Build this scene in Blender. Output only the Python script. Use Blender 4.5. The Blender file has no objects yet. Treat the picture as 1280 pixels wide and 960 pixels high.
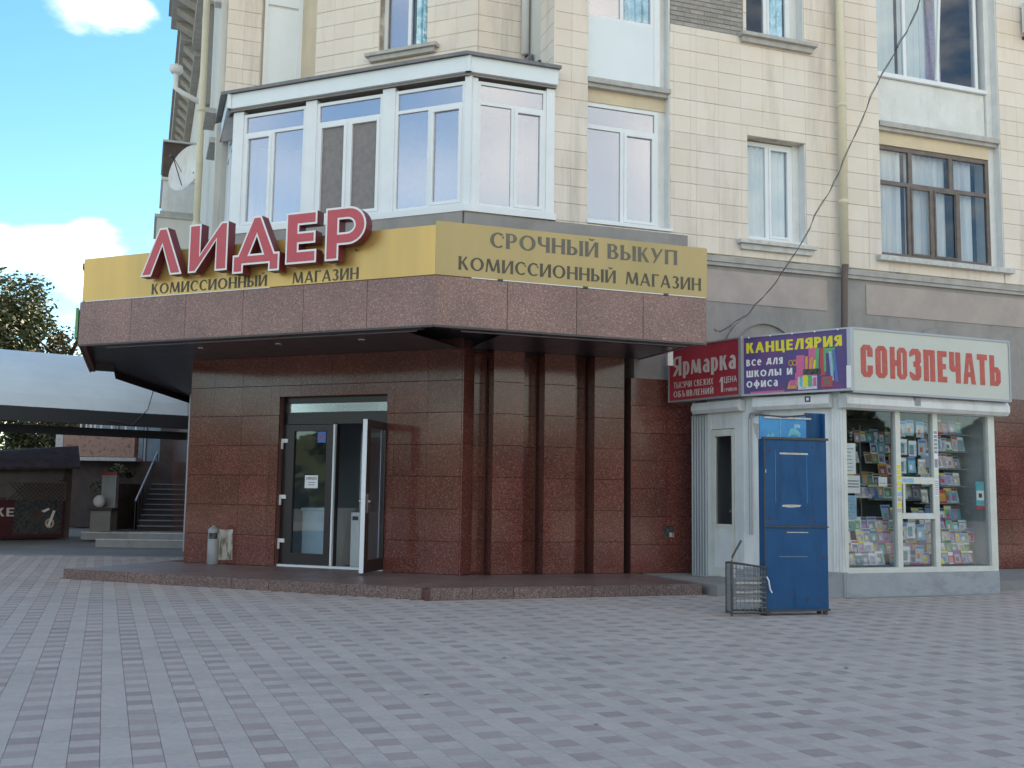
import bpy, math, random
from mathutils import Vector, Matrix
from mathutils.geometry import tessellate_polygon
random.seed(7)
RAD = math.radians
SC = bpy.context.scene
COL = SC.collection

# ------------------------------------------------------------------ camera
cam = bpy.data.cameras.new('camera')
cam.sensor_width = 36.0
cam.lens = 36.0 * 1312.0 / 1280.0
cam.clip_end = 6000
cam.clip_start = 0.05
camo = bpy.data.objects.new('camera', cam); COL.objects.link(camo)
PIT, ROL = RAD(6.0685), RAD(0.8407)
fw = Vector((0, math.cos(PIT), math.sin(PIT))); up = Vector((0, -math.sin(PIT), math.cos(PIT))); rt = Vector((1, 0, 0))
r2 = rt*math.cos(ROL) + up*math.sin(ROL); u2 = -rt*math.sin(ROL) + up*math.cos(ROL)
m = Matrix((r2, u2, -fw)).transposed().to_4x4(); m.translation = Vector((0, 0, 1.3))
camo.matrix_world = m
SC.camera = camo

# ------------------------------------------------------------------ sky, sun, exposure
SUN_AZ, SUN_EL = RAD(34), RAD(34)          # azimuth clockwise from +Y: the sun stands behind the building
w = bpy.data.worlds.new('World'); SC.world = w; w.use_nodes = True
nt = w.node_tree; N = nt.nodes; LK = nt.links
for n in list(N): N.remove(n)
out = N.new('ShaderNodeOutputWorld'); bg = N.new('ShaderNodeBackground'); bg.inputs[1].default_value = 0.10
sky = N.new('ShaderNodeTexSky'); sky.sky_type = 'NISHITA'; sky.sun_disc = False
sky.sun_elevation = SUN_EL; sky.sun_rotation = SUN_AZ; sky.air_density = 1.0; sky.dust_density = 0.2; sky.ozone_density = 2.0
tc = N.new('ShaderNodeTexCoord')
mp = N.new('ShaderNodeMapping'); mp.inputs['Scale'].default_value = (1, 1, 2.2)
LK.new(tc.outputs['Generated'], mp.inputs[0])
nz = N.new('ShaderNodeTexNoise'); nz.inputs['Scale'].default_value = 2.3; nz.inputs['Detail'].default_value = 9; nz.inputs['Roughness'].default_value = 0.56
LK.new(mp.outputs[0], nz.inputs[0])
def mth(op, a, b=None, c=None, clamp=False):
    n = N.new('ShaderNodeMath'); n.operation = op; n.use_clamp = clamp
    for i, v in enumerate((a, b, c)):
        if v is None: continue
        if isinstance(v, (int, float)): n.inputs[i].default_value = v
        else: LK.new(v, n.inputs[i])
    return n.outputs[0]
def cloudmask(direction, radius, gain, sx=1.0):
    d = Vector(direction).normalized()
    s = N.new('ShaderNodeVectorMath'); s.operation = 'SUBTRACT'; LK.new(tc.outputs['Generated'], s.inputs[0]); s.inputs[1].default_value = d
    ml = N.new('ShaderNodeVectorMath'); ml.operation = 'MULTIPLY'; LK.new(s.outputs[0], ml.inputs[0]); ml.inputs[1].default_value = (sx, sx, 1)
    le = N.new('ShaderNodeVectorMath'); le.operation = 'LENGTH'; LK.new(ml.outputs[0], le.inputs[0])
    return mth('MULTIPLY', mth('SUBTRACT', 1.0, mth('DIVIDE', le.outputs['Value'], radius), clamp=True), gain)
CL = [((-0.498, 1, 0.240), 0.034, 0.60, 0.6), ((-0.428, 1, 0.238), 0.028, 0.60, 0.55), ((-0.445, 1, 0.210), 0.034, 0.42, 0.5), ((-0.40, 1, 0.205), 0.030, 0.35, 0.6), ((-0.40, 1, 0.262), 0.02, 0.25, 0.6),
      ((-0.434, 1, 0.452), 0.035, 0.30, 0.8), ((-0.383, 1, 0.466), 0.03, 0.32, 0.8), ((-0.43, 1, 0.485), 0.05, 0.42, 0.45), ((-0.459, 1, 0.34), 0.20, -0.45, 0.8), ((-0.40, 1, 0.40), 0.12, -0.2, 0.8),
      ((0.2, -1, 0.45), 0.9, 0.16, 1.0), ((-1, -0.4, 0.35), 0.5, 0.12, 1.0), ((0.6, -1, 0.7), 0.8, 0.12, 1.0)]
nzf = N.new('ShaderNodeTexNoise'); nzf.inputs['Scale'].default_value = 11; nzf.inputs['Detail'].default_value = 8; nzf.inputs['Roughness'].default_value = 0.6
LK.new(mp.outputs[0], nzf.inputs[0])
acc = mth('ADD', mth('MULTIPLY', nz.outputs['Fac'], 0.85), mth('MULTIPLY', nzf.outputs['Fac'], 0.75)); acc = mth('SUBTRACT', acc, 0.30)
for c_ in CL: acc = mth('ADD', acc, cloudmask(*c_))
mr = N.new('ShaderNodeMapRange'); mr.interpolation_type = 'SMOOTHSTEP'
mr.inputs['From Min'].default_value = 0.48; mr.inputs['From Max'].default_value = 0.92
LK.new(acc, mr.inputs[0])
tint = N.new('ShaderNodeMixRGB'); tint.blend_type = 'MULTIPLY'; tint.inputs[0].default_value = 1; tint.inputs[2].default_value = (0.90, 0.98, 1.06, 1)
LK.new(sky.outputs[0], tint.inputs[1])
mx = N.new('ShaderNodeMixRGB'); LK.new(mr.outputs[0], mx.inputs[0]); hsv = N.new('ShaderNodeHueSaturation'); hsv.inputs['Saturation'].default_value = 1.24; hsv.inputs['Value'].default_value = 0.70; LK.new(tint.outputs[0], hsv.inputs['Color']); LK.new(hsv.outputs[0], mx.inputs[1]); mx.inputs[2].default_value = (6.5, 6.35, 6.2, 1)
LK.new(mx.outputs[0], bg.inputs[0]); LK.new(bg.outputs[0], out.inputs[0])
sl = bpy.data.lights.new('sun', 'SUN'); sl.energy = 3.2; sl.angle = RAD(0.53); sl.color = (1.0, 0.95, 0.87)
so = bpy.data.objects.new('sun', sl); COL.objects.link(so)
sd = Vector((math.sin(SUN_AZ)*math.cos(SUN_EL), math.cos(SUN_AZ)*math.cos(SUN_EL), math.sin(SUN_EL)))
so.rotation_euler = sd.to_track_quat('Z', 'Y').to_euler(); so.location = (0, 0, 40)
SC.view_settings.view_transform = 'Standard'; SC.view_settings.look = 'None'
SC.view_settings.exposure = 2.22
SC.view_settings.use_white_balance = True; SC.view_settings.white_balance_temperature = 8500; SC.view_settings.white_balance_tint = 5; SC.view_settings.gamma = 1.0

# ------------------------------------------------------------------ materials
def mat(name, col, rough=0.7, col2=None, scale=3.0, amt=1.0, bump=0.0, bscale=40.0, rnd=0.0, stain=None, metal=0.0, spec=0.5, detail=5, stretch=(1,1,1), coat=0.0, ramp=(0.35, 0.65)):
    M = bpy.data.materials.new(name); M.use_nodes = True
    n = M.node_tree.nodes; l = M.node_tree.links; b = n['Principled BSDF']
    b.inputs['Roughness'].default_value = rough; b.inputs['Metallic'].default_value = metal; b.inputs['Specular IOR Level'].default_value = spec
    b.inputs['Coat Weight'].default_value = coat
    b.inputs['Base Color'].default_value = (*col, 1)
    g = n.new('ShaderNodeNewGeometry')
    src = None
    if col2:
        mp = n.new('ShaderNodeMapping'); mp.inputs['Scale'].default_value = stretch; l.new(g.outputs['Position'], mp.inputs[0])
        t = n.new('ShaderNodeTexNoise'); t.inputs['Scale'].default_value = scale; t.inputs['Detail'].default_value = detail; t.inputs['Roughness'].default_value = 0.65
        l.new(mp.outputs[0], t.inputs[0])
        mr = n.new('ShaderNodeMapRange'); mr.inputs['From Min'].default_value = ramp[0]; mr.inputs['From Max'].default_value = ramp[1]; mr.inputs['To Max'].default_value = amt
        l.new(t.outputs['Fac'], mr.inputs[0])
        mx = n.new('ShaderNodeMixRGB'); mx.inputs[1].default_value = (*col, 1); mx.inputs[2].default_value = (*col2, 1); l.new(mr.outputs[0], mx.inputs[0])
        src = mx.outputs[0]; l.new(src, b.inputs['Base Color'])
    if rnd:
        oi = n.new('ShaderNodeObjectInfo'); a = n.new('ShaderNodeMath'); a.operation = 'ADD'; l.new(oi.outputs['Random'], a.inputs[0]); l.new(g.outputs['Random Per Island'], a.inputs[1])
        fr = n.new('ShaderNodeMath'); fr.operation = 'FRACT'; l.new(a.outputs[0], fr.inputs[0])
        mr2 = n.new('ShaderNodeMapRange'); mr2.inputs['To Min'].default_value = 1-rnd; mr2.inputs['To Max'].default_value = 1+rnd; l.new(fr.outputs[0], mr2.inputs[0])
        hs = n.new('ShaderNodeHueSaturation'); l.new(mr2.outputs[0], hs.inputs['Value'])
        if src: l.new(src, hs.inputs['Color'])
        else: hs.inputs['Color'].default_value = (*col, 1)
        l.new(hs.outputs[0], b.inputs['Base Color'])
    if stain:      # dirt with a shape of its own: (mapping scale, strength)
        sc_, st_ = stain; cur = b.inputs['Base Color'].links[0].from_socket
        mp3 = n.new('ShaderNodeMapping'); mp3.inputs['Scale'].default_value = sc_; l.new(g.outputs['Position'], mp3.inputs[0])
        t3 = n.new('ShaderNodeTexNoise'); t3.inputs['Scale'].default_value = 1.0; t3.inputs['Detail'].default_value = 8; t3.inputs['Roughness'].default_value = 0.7; l.new(mp3.outputs[0], t3.inputs[0])
        m3 = n.new('ShaderNodeMapRange'); m3.inputs['From Min'].default_value = 0.50; m3.inputs['From Max'].default_value = 0.72; m3.inputs['To Min'].default_value = 1.0; m3.inputs['To Max'].default_value = 1-st_; l.new(t3.outputs['Fac'], m3.inputs[0])
        h3 = n.new('ShaderNodeHueSaturation'); l.new(cur, h3.inputs['Color']); l.new(m3.outputs[0], h3.inputs['Value']); l.new(h3.outputs[0], b.inputs['Base Color'])
    if bump:
        t2 = n.new('ShaderNodeTexNoise'); t2.inputs['Scale'].default_value = bscale; t2.inputs['Detail'].default_value = 4; l.new(g.outputs['Position'], t2.inputs[0])
        bp = n.new('ShaderNodeBump'); bp.inputs['Strength'].default_value = bump; bp.inputs['Distance'].default_value = 0.01
        l.new(t2.outputs['Fac'], bp.inputs['Height']); l.new(bp.outputs[0], b.inputs['Normal'])
    return M

def granite(name, dark, mid, light, rough, rnd=0.12, speck=0.5, spec=0.5):
    M = bpy.data.materials.new(name); M.use_nodes = True
    n = M.node_tree.nodes; l = M.node_tree.links; b = n['Principled BSDF']; b.inputs['Roughness'].default_value = rough
    b.inputs['Specular IOR Level'].default_value = spec
    g = n.new('ShaderNodeNewGeometry')
    v = n.new('ShaderNodeTexVoronoi'); v.inputs['Scale'].default_value = 85; l.new(g.outputs['Position'], v.inputs['Vector'])
    cr = n.new('ShaderNodeValToRGB'); e = cr.color_ramp.elements; e[0].position = 0.0; e[0].color = (*dark, 1); e[1].position = 1.0; e[1].color = (*light, 1)
    for p_, c_ in ((0.35, dark), (0.42, mid), (0.86, mid), (0.92, light)):
        x = e.new(p_); x.color = (*c_, 1)
    sp = n.new('ShaderNodeSeparateColor'); l.new(v.outputs['Color'], sp.inputs[0]); l.new(sp.outputs[0], cr.inputs[0])
    t = n.new('ShaderNodeTexNoise'); t.inputs['Scale'].default_value = 1.6; t.inputs['Detail'].default_value = 7; l.new(g.outputs['Position'], t.inputs[0])
    oi = n.new('ShaderNodeObjectInfo'); a = n.new('ShaderNodeMath'); a.operation = 'ADD'; l.new(oi.outputs['Random'], a.inputs[0]); l.new(g.outputs['Random Per Island'], a.inputs[1])
    fr = n.new('ShaderNodeMath'); fr.operation = 'FRACT'; l.new(a.outputs[0], fr.inputs[0])
    s1 = n.new('ShaderNodeMath'); s1.operation = 'MULTIPLY_ADD'; l.new(fr.outputs[0], s1.inputs[0]); s1.inputs[1].default_value = 2*rnd; s1.inputs[2].default_value = 0.62-rnd
    s2 = n.new('ShaderNodeMath'); s2.operation = 'MULTIPLY_ADD'; l.new(t.outputs['Fac'], s2.inputs[0]); s2.inputs[1].default_value = 0.75; l.new(s1.outputs[0], s2.inputs[2])
    hs = n.new('ShaderNodeHueSaturation'); l.new(s2.outputs[0], hs.inputs['Value']); l.new(cr.outputs[0], hs.inputs['Color'])
    l.new(hs.outputs[0], b.inputs['Base Color'])
    return M

def glass(name, tint=(0.8, 0.85, 0.9), refl=0.2, rough=0.02):
    M = bpy.data.materials.new(name); M.use_nodes = True
    n = M.node_tree.nodes; l = M.node_tree.links
    for x in list(n): n.remove(x)
    o = n.new('ShaderNodeOutputMaterial'); gl = n.new('ShaderNodeBsdfGlossy'); gl.inputs['Roughness'].default_value = rough; gl.inputs['Color'].default_value = (0.82, 0.84, 0.92, 1)
    tr = n.new('ShaderNodeBsdfTransparent'); tr.inputs[0].default_value = (*tint, 1)
    fr = n.new('ShaderNodeLayerWeight'); pw = n.new('ShaderNodeMath'); pw.operation = 'POWER'; l.new(fr.outputs['Facing'], pw.inputs[0]); pw.inputs[1].default_value = 4.0
    a = n.new('ShaderNodeMath'); a.operation = 'ADD'; a.use_clamp = True; l.new(pw.outputs[0], a.inputs[0]); a.inputs[1].default_value = refl
    mx = n.new('ShaderNodeMixShader'); l.new(a.outputs[0], mx.inputs[0]); l.new(tr.outputs[0], mx.inputs[1]); l.new(gl.outputs[0], mx.inputs[2])
    l.new(mx.outputs[0], o.inputs[0])
    return M

M = {}
M['tile'] = mat('cream_tile', (0.76, 0.67, 0.605), 0.6, (0.73, 0.615, 0.52), 1.3, 0.8, 0.25, 30, rnd=0.04, stain=((2.2, 2.2, .22), .30))
M['tile_joint'] = mat('tile_joint', (0.60, 0.54, 0.46), 0.9, (0.30, 0.26, 0.22), 2.2, ramp=(0.48, 0.62))
M['cream'] = mat('cream_plaster', (0.70, 0.56, 0.40), 0.8, (0.55, 0.47, 0.36), 2.0, 0.7, 0.3, 50)
M['pale'] = mat('pale_plaster', (0.66, 0.64, 0.60), 0.8, (0.50, 0.49, 0.47), 2.0, 0.6, 0.3, 30, stretch=(1,1,0.3))
M['whitepl'] = mat('white_plaster', (0.74, 0.74, 0.74), 0.8, (0.60, 0.60, 0.60), 2.5, 0.6, 0.4, 25, stain=((3, 3, .5), .2))
M['greypl'] = mat('grey_plaster', (0.33, 0.30, 0.285), 0.85, (0.26, 0.24, 0.235), 2.2, 0.8, 0.4, 40, stain=((1.5, 1.5, .5), .25))
M['pinkpl'] = mat('pinkish_plaster', (0.44, 0.36, 0.33), 0.85, (0.35, 0.30, 0.28), 2.2, 0.8, 0.4, 40)
M['cornice'] = mat('grey_cornice', (0.33, 0.31, 0.30), 0.8, (0.45, 0.43, 0.41), 4.0, 0.8, 0.3, 40)
M['brick'] = mat('grey_brick', (0.36, 0.33, 0.31), 0.9, (0.26, 0.24, 0.23), 9.0, 0.8, 0.6, 60, rnd=0.14)
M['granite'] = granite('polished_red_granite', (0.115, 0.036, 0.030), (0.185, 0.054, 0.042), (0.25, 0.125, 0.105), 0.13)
M['granite_f'] = granite('sky_paled_fascia_granite', (0.20, 0.105, 0.092), (0.27, 0.145, 0.125), (0.38, 0.25, 0.225), 0.40, 0.03)  # paler than the wall granite: reflected sky is put into the colour
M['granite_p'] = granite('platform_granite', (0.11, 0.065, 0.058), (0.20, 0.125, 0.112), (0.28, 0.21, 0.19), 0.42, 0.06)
M['gjoint'] = mat('granite_joint', (0.15, 0.07, 0.06), 0.9)
M['upvc'] = mat('white_upvc', (0.78, 0.80, 0.83), 0.35, (0.70, 0.72, 0.75), 3, 0.5)
M['upvcp'] = mat('white_upvc_panel', (0.74, 0.79, 0.83), 0.4, (0.68, 0.74, 0.79), 2.0, 0.6)
M['glass'] = glass('reflective_window_glass', (0.70, 0.70, 0.73), 0.36, 0.13)
M['glass2'] = glass('clear_window_glass', (0.93, 0.95, 0.95), 0.05)
M['glassd'] = glass('door_glass', (0.80, 0.88, 0.92), 0.05)
M['net'] = mat('grey_insect_screen', (0.20, 0.18, 0.18), 0.7, (0.27, 0.24, 0.24), 12, 0.7)
M['curtain'] = mat('white_curtain', (0.80, 0.80, 0.82), 0.9, (0.45, 0.47, 0.52), 9, 0.9, stretch=(1, 1, 0.04), ramp=(0.3, 0.7))
M['foil'] = mat('crumpled_silver_foil', (0.75, 0.88, 0.92), 0.22, (0.25, 0.5, 0.56), 5, 1.0, 1.0, 14, metal=0.7)
M['inner'] = mat('room_wall', (0.55, 0.60, 0.66), 0.9)
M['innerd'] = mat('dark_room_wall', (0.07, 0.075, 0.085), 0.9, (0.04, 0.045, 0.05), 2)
M['roofsheet'] = mat('dark_roof_sheet', (0.15, 0.15, 0.17), 0.6, (0.22, 0.21, 0.22), 4)
M['brownwood'] = mat('brown_window_frame', (0.13, 0.10, 0.095), 0.6, (0.20, 0.16, 0.14), 6, 0.8)
M['doorframe'] = mat('dark_brown_door_frame', (0.028, 0.018, 0.018), 0.35)
M['sill'] = mat('grey_concrete_sill', (0.38, 0.37, 0.36), 0.8, (0.50, 0.48, 0.46), 7, 0.8, 0.4, 50)
M['sillw'] = mat('whitewashed_sill', (0.62, 0.61, 0.59), 0.8, (0.42, 0.41, 0.40), 9, 0.8, 0.4, 50)
M['pipe'] = mat('cream_pipe', (0.70, 0.62, 0.47), 0.5, (0.60, 0.54, 0.42), 4, 0.6)
M['pipeb'] = mat('brown_pipe', (0.13, 0.09, 0.08), 0.6)
M['pipew'] = mat('white_pipe', (0.72, 0.72, 0.72), 0.4)
M['gold'] = mat('gold_sign_sheet', (0.70, 0.42, 0.13), 0.36, (0.50, 0.31, 0.11), 0.7, 0.9, stretch=(1,1,0.15), spec=0.7, metal=0.45)
M['gold2'] = mat('olive_gold_sign_sheet', (0.45, 0.325, 0.15), 0.42, (0.37, 0.28, 0.12), 0.8, 0.8, spec=0.7, metal=0.35, stretch=(1,1,0.2))
M['ink'] = mat('dark_grey_lettering', (0.075, 0.062, 0.048), 0.6, (0.12, 0.10, 0.07), 6, 0.7)
M['inkfade'] = mat('faded_grey_lettering', (0.155, 0.14, 0.115), 0.6, (0.12, 0.105, 0.08), 6, 0.7)
M['redface'] = mat('red_letter_face', (0.52, 0.06, 0.08), 0.4, (0.56, 0.08, 0.10), 3, 0.8)
M['redside'] = mat('dark_red_letter_side', (0.17, 0.02, 0.03), 0.4)
M['white'] = mat('white_paint', (0.80, 0.79, 0.79), 0.5)
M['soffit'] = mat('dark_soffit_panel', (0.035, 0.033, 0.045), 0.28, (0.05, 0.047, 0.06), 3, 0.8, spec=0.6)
M['chrome'] = mat('steel', (0.55, 0.55, 0.56), 0.25, metal=1.0)
M['paverg'] = mat('grey_paver', (0.48, 0.40, 0.355), 0.85, (0.42, 0.35, 0.31), 18, 0.9, 0.5, 90, rnd=0.065, stain=((.55, .9, 1), .17))
M['paverr'] = mat('reddish_paver', (0.36, 0.275, 0.25), 0.85, (0.39, 0.30, 0.27), 18, 0.9, 0.5, 90, rnd=0.12, stain=((.55, .9, 1), .17))
M['sand'] = mat('sandy_joint_ground', (0.30, 0.285, 0.27), 0.95, (0.24, 0.23, 0.22), 1.5, 0.9, 0.5, 60)
M['asphalt'] = mat('worn_asphalt', (0.20, 0.195, 0.19), 0.9, (0.16, 0.155, 0.15), 0.7, 0.9, 0.5, 60)
M['kwhite'] = mat('white_kiosk_paint', (0.76, 0.76, 0.76), 0.5, (0.66, 0.66, 0.65), 2.5, 0.8, 0.15, 20, stain=((5, 5, .8), .2))
M['kpatch'] = mat('flaking_paint_patch', (0.42, 0.41, 0.40), 0.8, (0.55, 0.52, 0.5), 14)
M['kblue'] = mat('pale_blue_grey_plinth', (0.38, 0.39, 0.41), 0.7, (0.32, 0.33, 0.35), 3, 0.8, 0.2, 30, stain=((2, 2, 5), .35))
M['kcorr'] = mat('grey_corrugated_sheet', (0.42, 0.43, 0.44), 0.5, (0.33, 0.34, 0.36), 3, 0.8, stretch=(1,1,0.2))
M['kframe'] = mat('cream_white_frame', (0.70, 0.69, 0.64), 0.45, (0.58, 0.57, 0.50), 5, 0.7)
M['ksign'] = mat('off_white_sign_face', (0.57, 0.575, 0.52), 0.45, (0.53, 0.54, 0.48), 2.5, 0.7)
M['alu'] = mat('grey_aluminium_trim', (0.40, 0.40, 0.43), 0.4, metal=0.4)
M['kred'] = mat('faded_red_lettering', (0.50, 0.075, 0.06), 0.55, (0.56, 0.13, 0.10), 12, 0.7)
M['redsign'] = mat('crimson_sign_face', (0.40, 0.030, 0.055), 0.4, (0.46, 0.05, 0.07), 3, 0.8)
M['pinkwhite'] = mat('pinkish_white_print', (0.68, 0.60, 0.60), 0.5)
M['purple'] = mat('purple_sign_face', (0.085, 0.05, 0.20), 0.4, (0.22, 0.045, 0.17), 1.9, 1.0, ramp=(0.5, 0.72))
M['yellow'] = mat('yellow_print', (0.78, 0.66, 0.04), 0.5)
for nm, c in dict(pink=(0.75,0.12,0.32), green=(0.10,0.42,0.16), cyan=(0.10,0.50,0.58), orange=(0.80,0.35,0.06), blue=(0.06,0.16,0.50), red=(0.60,0.05,0.06), black=(0.02,0.02,0.025), teal=(0.04,0.30,0.33), lilac=(0.45,0.38,0.62), sky=(0.30,0.52,0.68), beige=(0.60,0.48,0.36), paper=(0.66,0.70,0.74), brown=(0.22,0.13,0.09), grey=(0.30,0.31,0.34)).items():
    M[nm] = mat(nm + '_print', c, 0.5, tuple(min(1, x*0.55+0.08) for x in c), 22, 0.8, ramp=(0.42, 0.58))
M['cabblue'] = mat('blue_painted_steel', (0.006, 0.070, 0.185), 0.55, (0.012, 0.090, 0.215), 2.5, 0.8, 0.5, 5, spec=0.3, stain=((7, 7, 1.2), .35))
M['cablight'] = mat('light_blue_sheet', (0.02, 0.22, 0.50), 0.4, (0.03, 0.30, 0.58), 5, 0.8)
M['chip'] = mat('bare_scraped_metal', (0.62, 0.60, 0.56), 0.5, (0.45, 0.38, 0.32), 30)
M['darkiron'] = mat('dark_iron', (0.045, 0.05, 0.055), 0.6, (0.09, 0.07, 0.06), 12)
M['wire'] = mat('galvanised_wire', (0.20, 0.20, 0.20), 0.5)
M['bin'] = mat('grey_bin_paint', (0.30, 0.30, 0.31), 0.4, (0.24, 0.24, 0.25), 4)
M['plasterraw'] = mat('bare_mortar', (0.55, 0.52, 0.46), 0.9, (0.22, 0.17, 0.13), 9, 1.0, 1.0, 25, stretch=(1.6,1.6,0.6), ramp=(0.45, 0.60))
M['tarp'] = mat('white_roof_sheet', (0.62, 0.68, 0.71), 0.5, (0.54, 0.61, 0.66), 0.6, 0.8, stain=((.5, .9, .5), .10))
M['beam'] = mat('dark_beam', (0.03, 0.033, 0.04), 0.6)
M['shedroof'] = mat('dark_purple_brown_sheet', (0.06, 0.035, 0.04), 0.9, (0.11, 0.075, 0.08), 3)
M['canvas'] = mat('grey_canvas', (0.16, 0.14, 0.13), 0.8, (0.11, 0.10, 0.10), 3)
M['maroon'] = mat('maroon_banner', (0.10, 0.013, 0.02), 0.5, (0.06, 0.012, 0.018), 3)
M['terr'] = mat('pink_brown_render', (0.42, 0.25, 0.20), 0.9, (0.16, 0.09, 0.07), 7, 0.9, 0.8, 30, ramp=(0.52, 0.66))
M['stair'] = mat('dark_stair', (0.05, 0.038, 0.035), 0.7, (0.08, 0.06, 0.055), 5)
M['bluewin'] = mat('blue_grey_glazing', (0.13, 0.18, 0.24), 0.12, (0.2, 0.25, 0.30), 1.5)
M['darkwall'] = mat('dark_brown_wall', (0.07, 0.045, 0.042), 0.8, (0.10, 0.07, 0.06), 3)
M['leaf'] = mat('green_leaf', (0.050, 0.075, 0.025), 0.6, (0.085, 0.085, 0.035), 0.8, 1.0, rnd=0.35)
M['leafb'] = mat('brownish_green_leaf', (0.075, 0.080, 0.035), 0.6, (0.12, 0.085, 0.045), 0.5, 1.0, rnd=0.35)
M['bark'] = mat('bark', (0.08, 0.06, 0.045), 0.9, (0.05, 0.04, 0.03), 8, 0.8, 0.8, 30)
M['greenmat'] = mat('green_door_mat', (0.04, 0.22, 0.12), 0.9)

# ------------------------------------------------------------------ helpers
def D(deg): return Vector((math.sin(RAD(deg)), math.cos(RAD(deg)), 0))
class Frame:
    """u along a wall, d outward from it, z up"""
    def __init__(s, o, deg, sign):
        s.o = Vector((o[0], o[1], 0)); s.d = D(deg); s.n = Vector((s.d.y, -s.d.x, 0))*sign; s.sign = sign
        s.rz = math.atan2(s.d.y, s.d.x)
    def P(s, u, d, z): return s.o + s.d*u + s.n*d + Vector((0, 0, z))
AR, AL, AS = 70.62, -66.87, -19.38
K = (-0.731, 15.309)
R = Frame(K, AR, 1); L = Frame(K, AL, -1)
Q = L.P(4.45, 0, 0) + D(AS)*1.39
S = Frame(Q, AS, -1)
WORLD = Frame((0, 0), 90, 1)        # u = +X, d = -Y

class MB:
    def __init__(s): s.v = []; s.f = []; s.m = []; s.mats = []
    def mi(s, m):
        if m not in s.mats: s.mats.append(m)
        return s.mats.index(m)
    def poly(s, pts, m):
        i = len(s.v); s.v += [Vector(p) for p in pts]; s.f.append(tuple(range(i, i+len(pts)))); s.m.append(s.mi(m)); return s
    def hexa(s, p, m):   # p: 8 points, bottom 4 then top 4
        i = len(s.v); s.v += [Vector(q) for q in p]; k = s.mi(m)
        c = sum((Vector(q) for q in p), Vector())/8
        for f in ((0,1,2,3), (7,6,5,4), (0,4,5,1), (1,5,6,2), (2,6,7,3), (3,7,4,0)):
            a, b, cc = (Vector(p[f[j]]) for j in (0,1,2)); fc = sum((Vector(p[j]) for j in f), Vector())/4
            if (b-a).cross(cc-b).dot(fc-c) < 0: f = f[::-1]
            s.f.append(tuple(i+j for j in f)); s.m.append(k)
        return s
    def box(s, F, u0, u1, d0, d1, z0, z1, m):
        return s.hexa([F.P(u0,d0,z0), F.P(u1,d0,z0), F.P(u1,d1,z0), F.P(u0,d1,z0), F.P(u0,d0,z1), F.P(u1,d0,z1), F.P(u1,d1,z1), F.P(u0,d1,z1)], m)
    def tube(s, pts, r, m, n=8, r1=None, cap=True):
        pts = [Vector(p) for p in pts]; k = s.mi(m); rings = []
        for j, p in enumerate(pts):
            t = (pts[min(j+1, len(pts)-1)] - pts[max(j-1, 0)]).normalized()
            a = t.cross(Vector((0,0,1)));
            if a.length < 0.1: a = t.cross(Vector((1,0,0)))
            a.normalize(); b = t.cross(a)
            rr = r if r1 is None else r + (r1-r)*j/(len(pts)-1)
            rings.append(len(s.v)); s.v += [p + (a*math.cos(2*math.pi*q/n) + b*math.sin(2*math.pi*q/n))*rr for q in range(n)]
        for j in range(len(pts)-1):
            for q in range(n):
                s.f.append((rings[j]+q, rings[j]+(q+1)%n, rings[j+1]+(q+1)%n, rings[j+1]+q)); s.m.append(k)
        if cap:
            s.f.append(tuple(rings[0]+q for q in range(n))[::-1]); s.m.append(k); s.f.append(tuple(rings[-1]+q for q in range(n))); s.m.append(k)
        return s
    def lathe(s, c, prof, m, n=20):
        k = s.mi(m); rings = []
        for r, z in prof:
            rings.append(len(s.v)); s.v += [Vector((c[0]+r*math.cos(2*math.pi*q/n), c[1]+r*math.sin(2*math.pi*q/n), c[2]+z)) for q in range(n)]
        for j in range(len(prof)-1):
            for q in range(n):
                s.f.append((rings[j]+q, rings[j]+(q+1)%n, rings[j+1]+(q+1)%n, rings[j+1]+q)); s.m.append(k)
        return s
    def prism(s, loops, basis, h0, h1, m, mside=None):
        """loops: outer + holes of (x,y); basis (origin, right, up, normal); extruded from h0 to h1 along the normal"""
        o, rx, uy, nn = basis; mside = mside or m
        flat = [p for lp in loops for p in lp]
        tri = tessellate_polygon([[Vector((x, y, 0)) for x, y in lp] for lp in loops])
        W = lambda p, h: o + rx*p[0] + uy*p[1] + nn*h
        i = len(s.v); s.v += [W(p, h1) for p in flat]; kf = s.mi(m); ks = s.mi(mside)
        for t in tri:
            a, b, c = (s.v[i+q] for q in t)
            if (b-a).cross(c-a).dot(nn) < 0: t = t[::-1]
            s.f.append(tuple(i+q for q in t)); s.m.append(kf)
        if h0 != h1:
            for lp in loops:
                for j in range(len(lp)):
                    a, b = lp[j], lp[(j+1) % len(lp)]; i = len(s.v)
                    s.v += [W(a, h0), W(b, h0), W(b, h1), W(a, h1)]; s.f.append((i, i+1, i+2, i+3)); s.m.append(ks)
        return s
    def build(s, name, parent=None, smooth=False, label=None):
        me = bpy.data.meshes.new(name); og = world_loc(parent) if parent else Vector()
        me.from_pydata([tuple(v-og) for v in s.v], [], s.f); me.polygons.foreach_set('material_index', s.m)
        for x in s.mats: me.materials.append(M[x])
        if smooth: me.polygons.foreach_set('use_smooth', [True]*len(s.f))
        me.update()
        o = bpy.data.objects.new(name, me); COL.objects.link(o)
        if parent: o.parent = parent
        if label: o['label'] = label
        return o
def world_loc(o):
    v = Vector(o.location)
    while o.parent: o = o.parent; v = v + Vector(o.location)
    return v
def thing(name, label, cat, loc, group=None, kind=None):
    o = bpy.data.objects.new(name, None); COL.objects.link(o); o.location = loc; o.empty_display_size = 0.2
    return tag(o, label, cat, group, kind)
def tag(o, label=None, cat=None, group=None, kind=None):
    if label: o['label'] = label
    if cat: o['category'] = cat
    if group: o['group'] = group
    if kind: o['kind'] = kind
    return o
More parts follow.
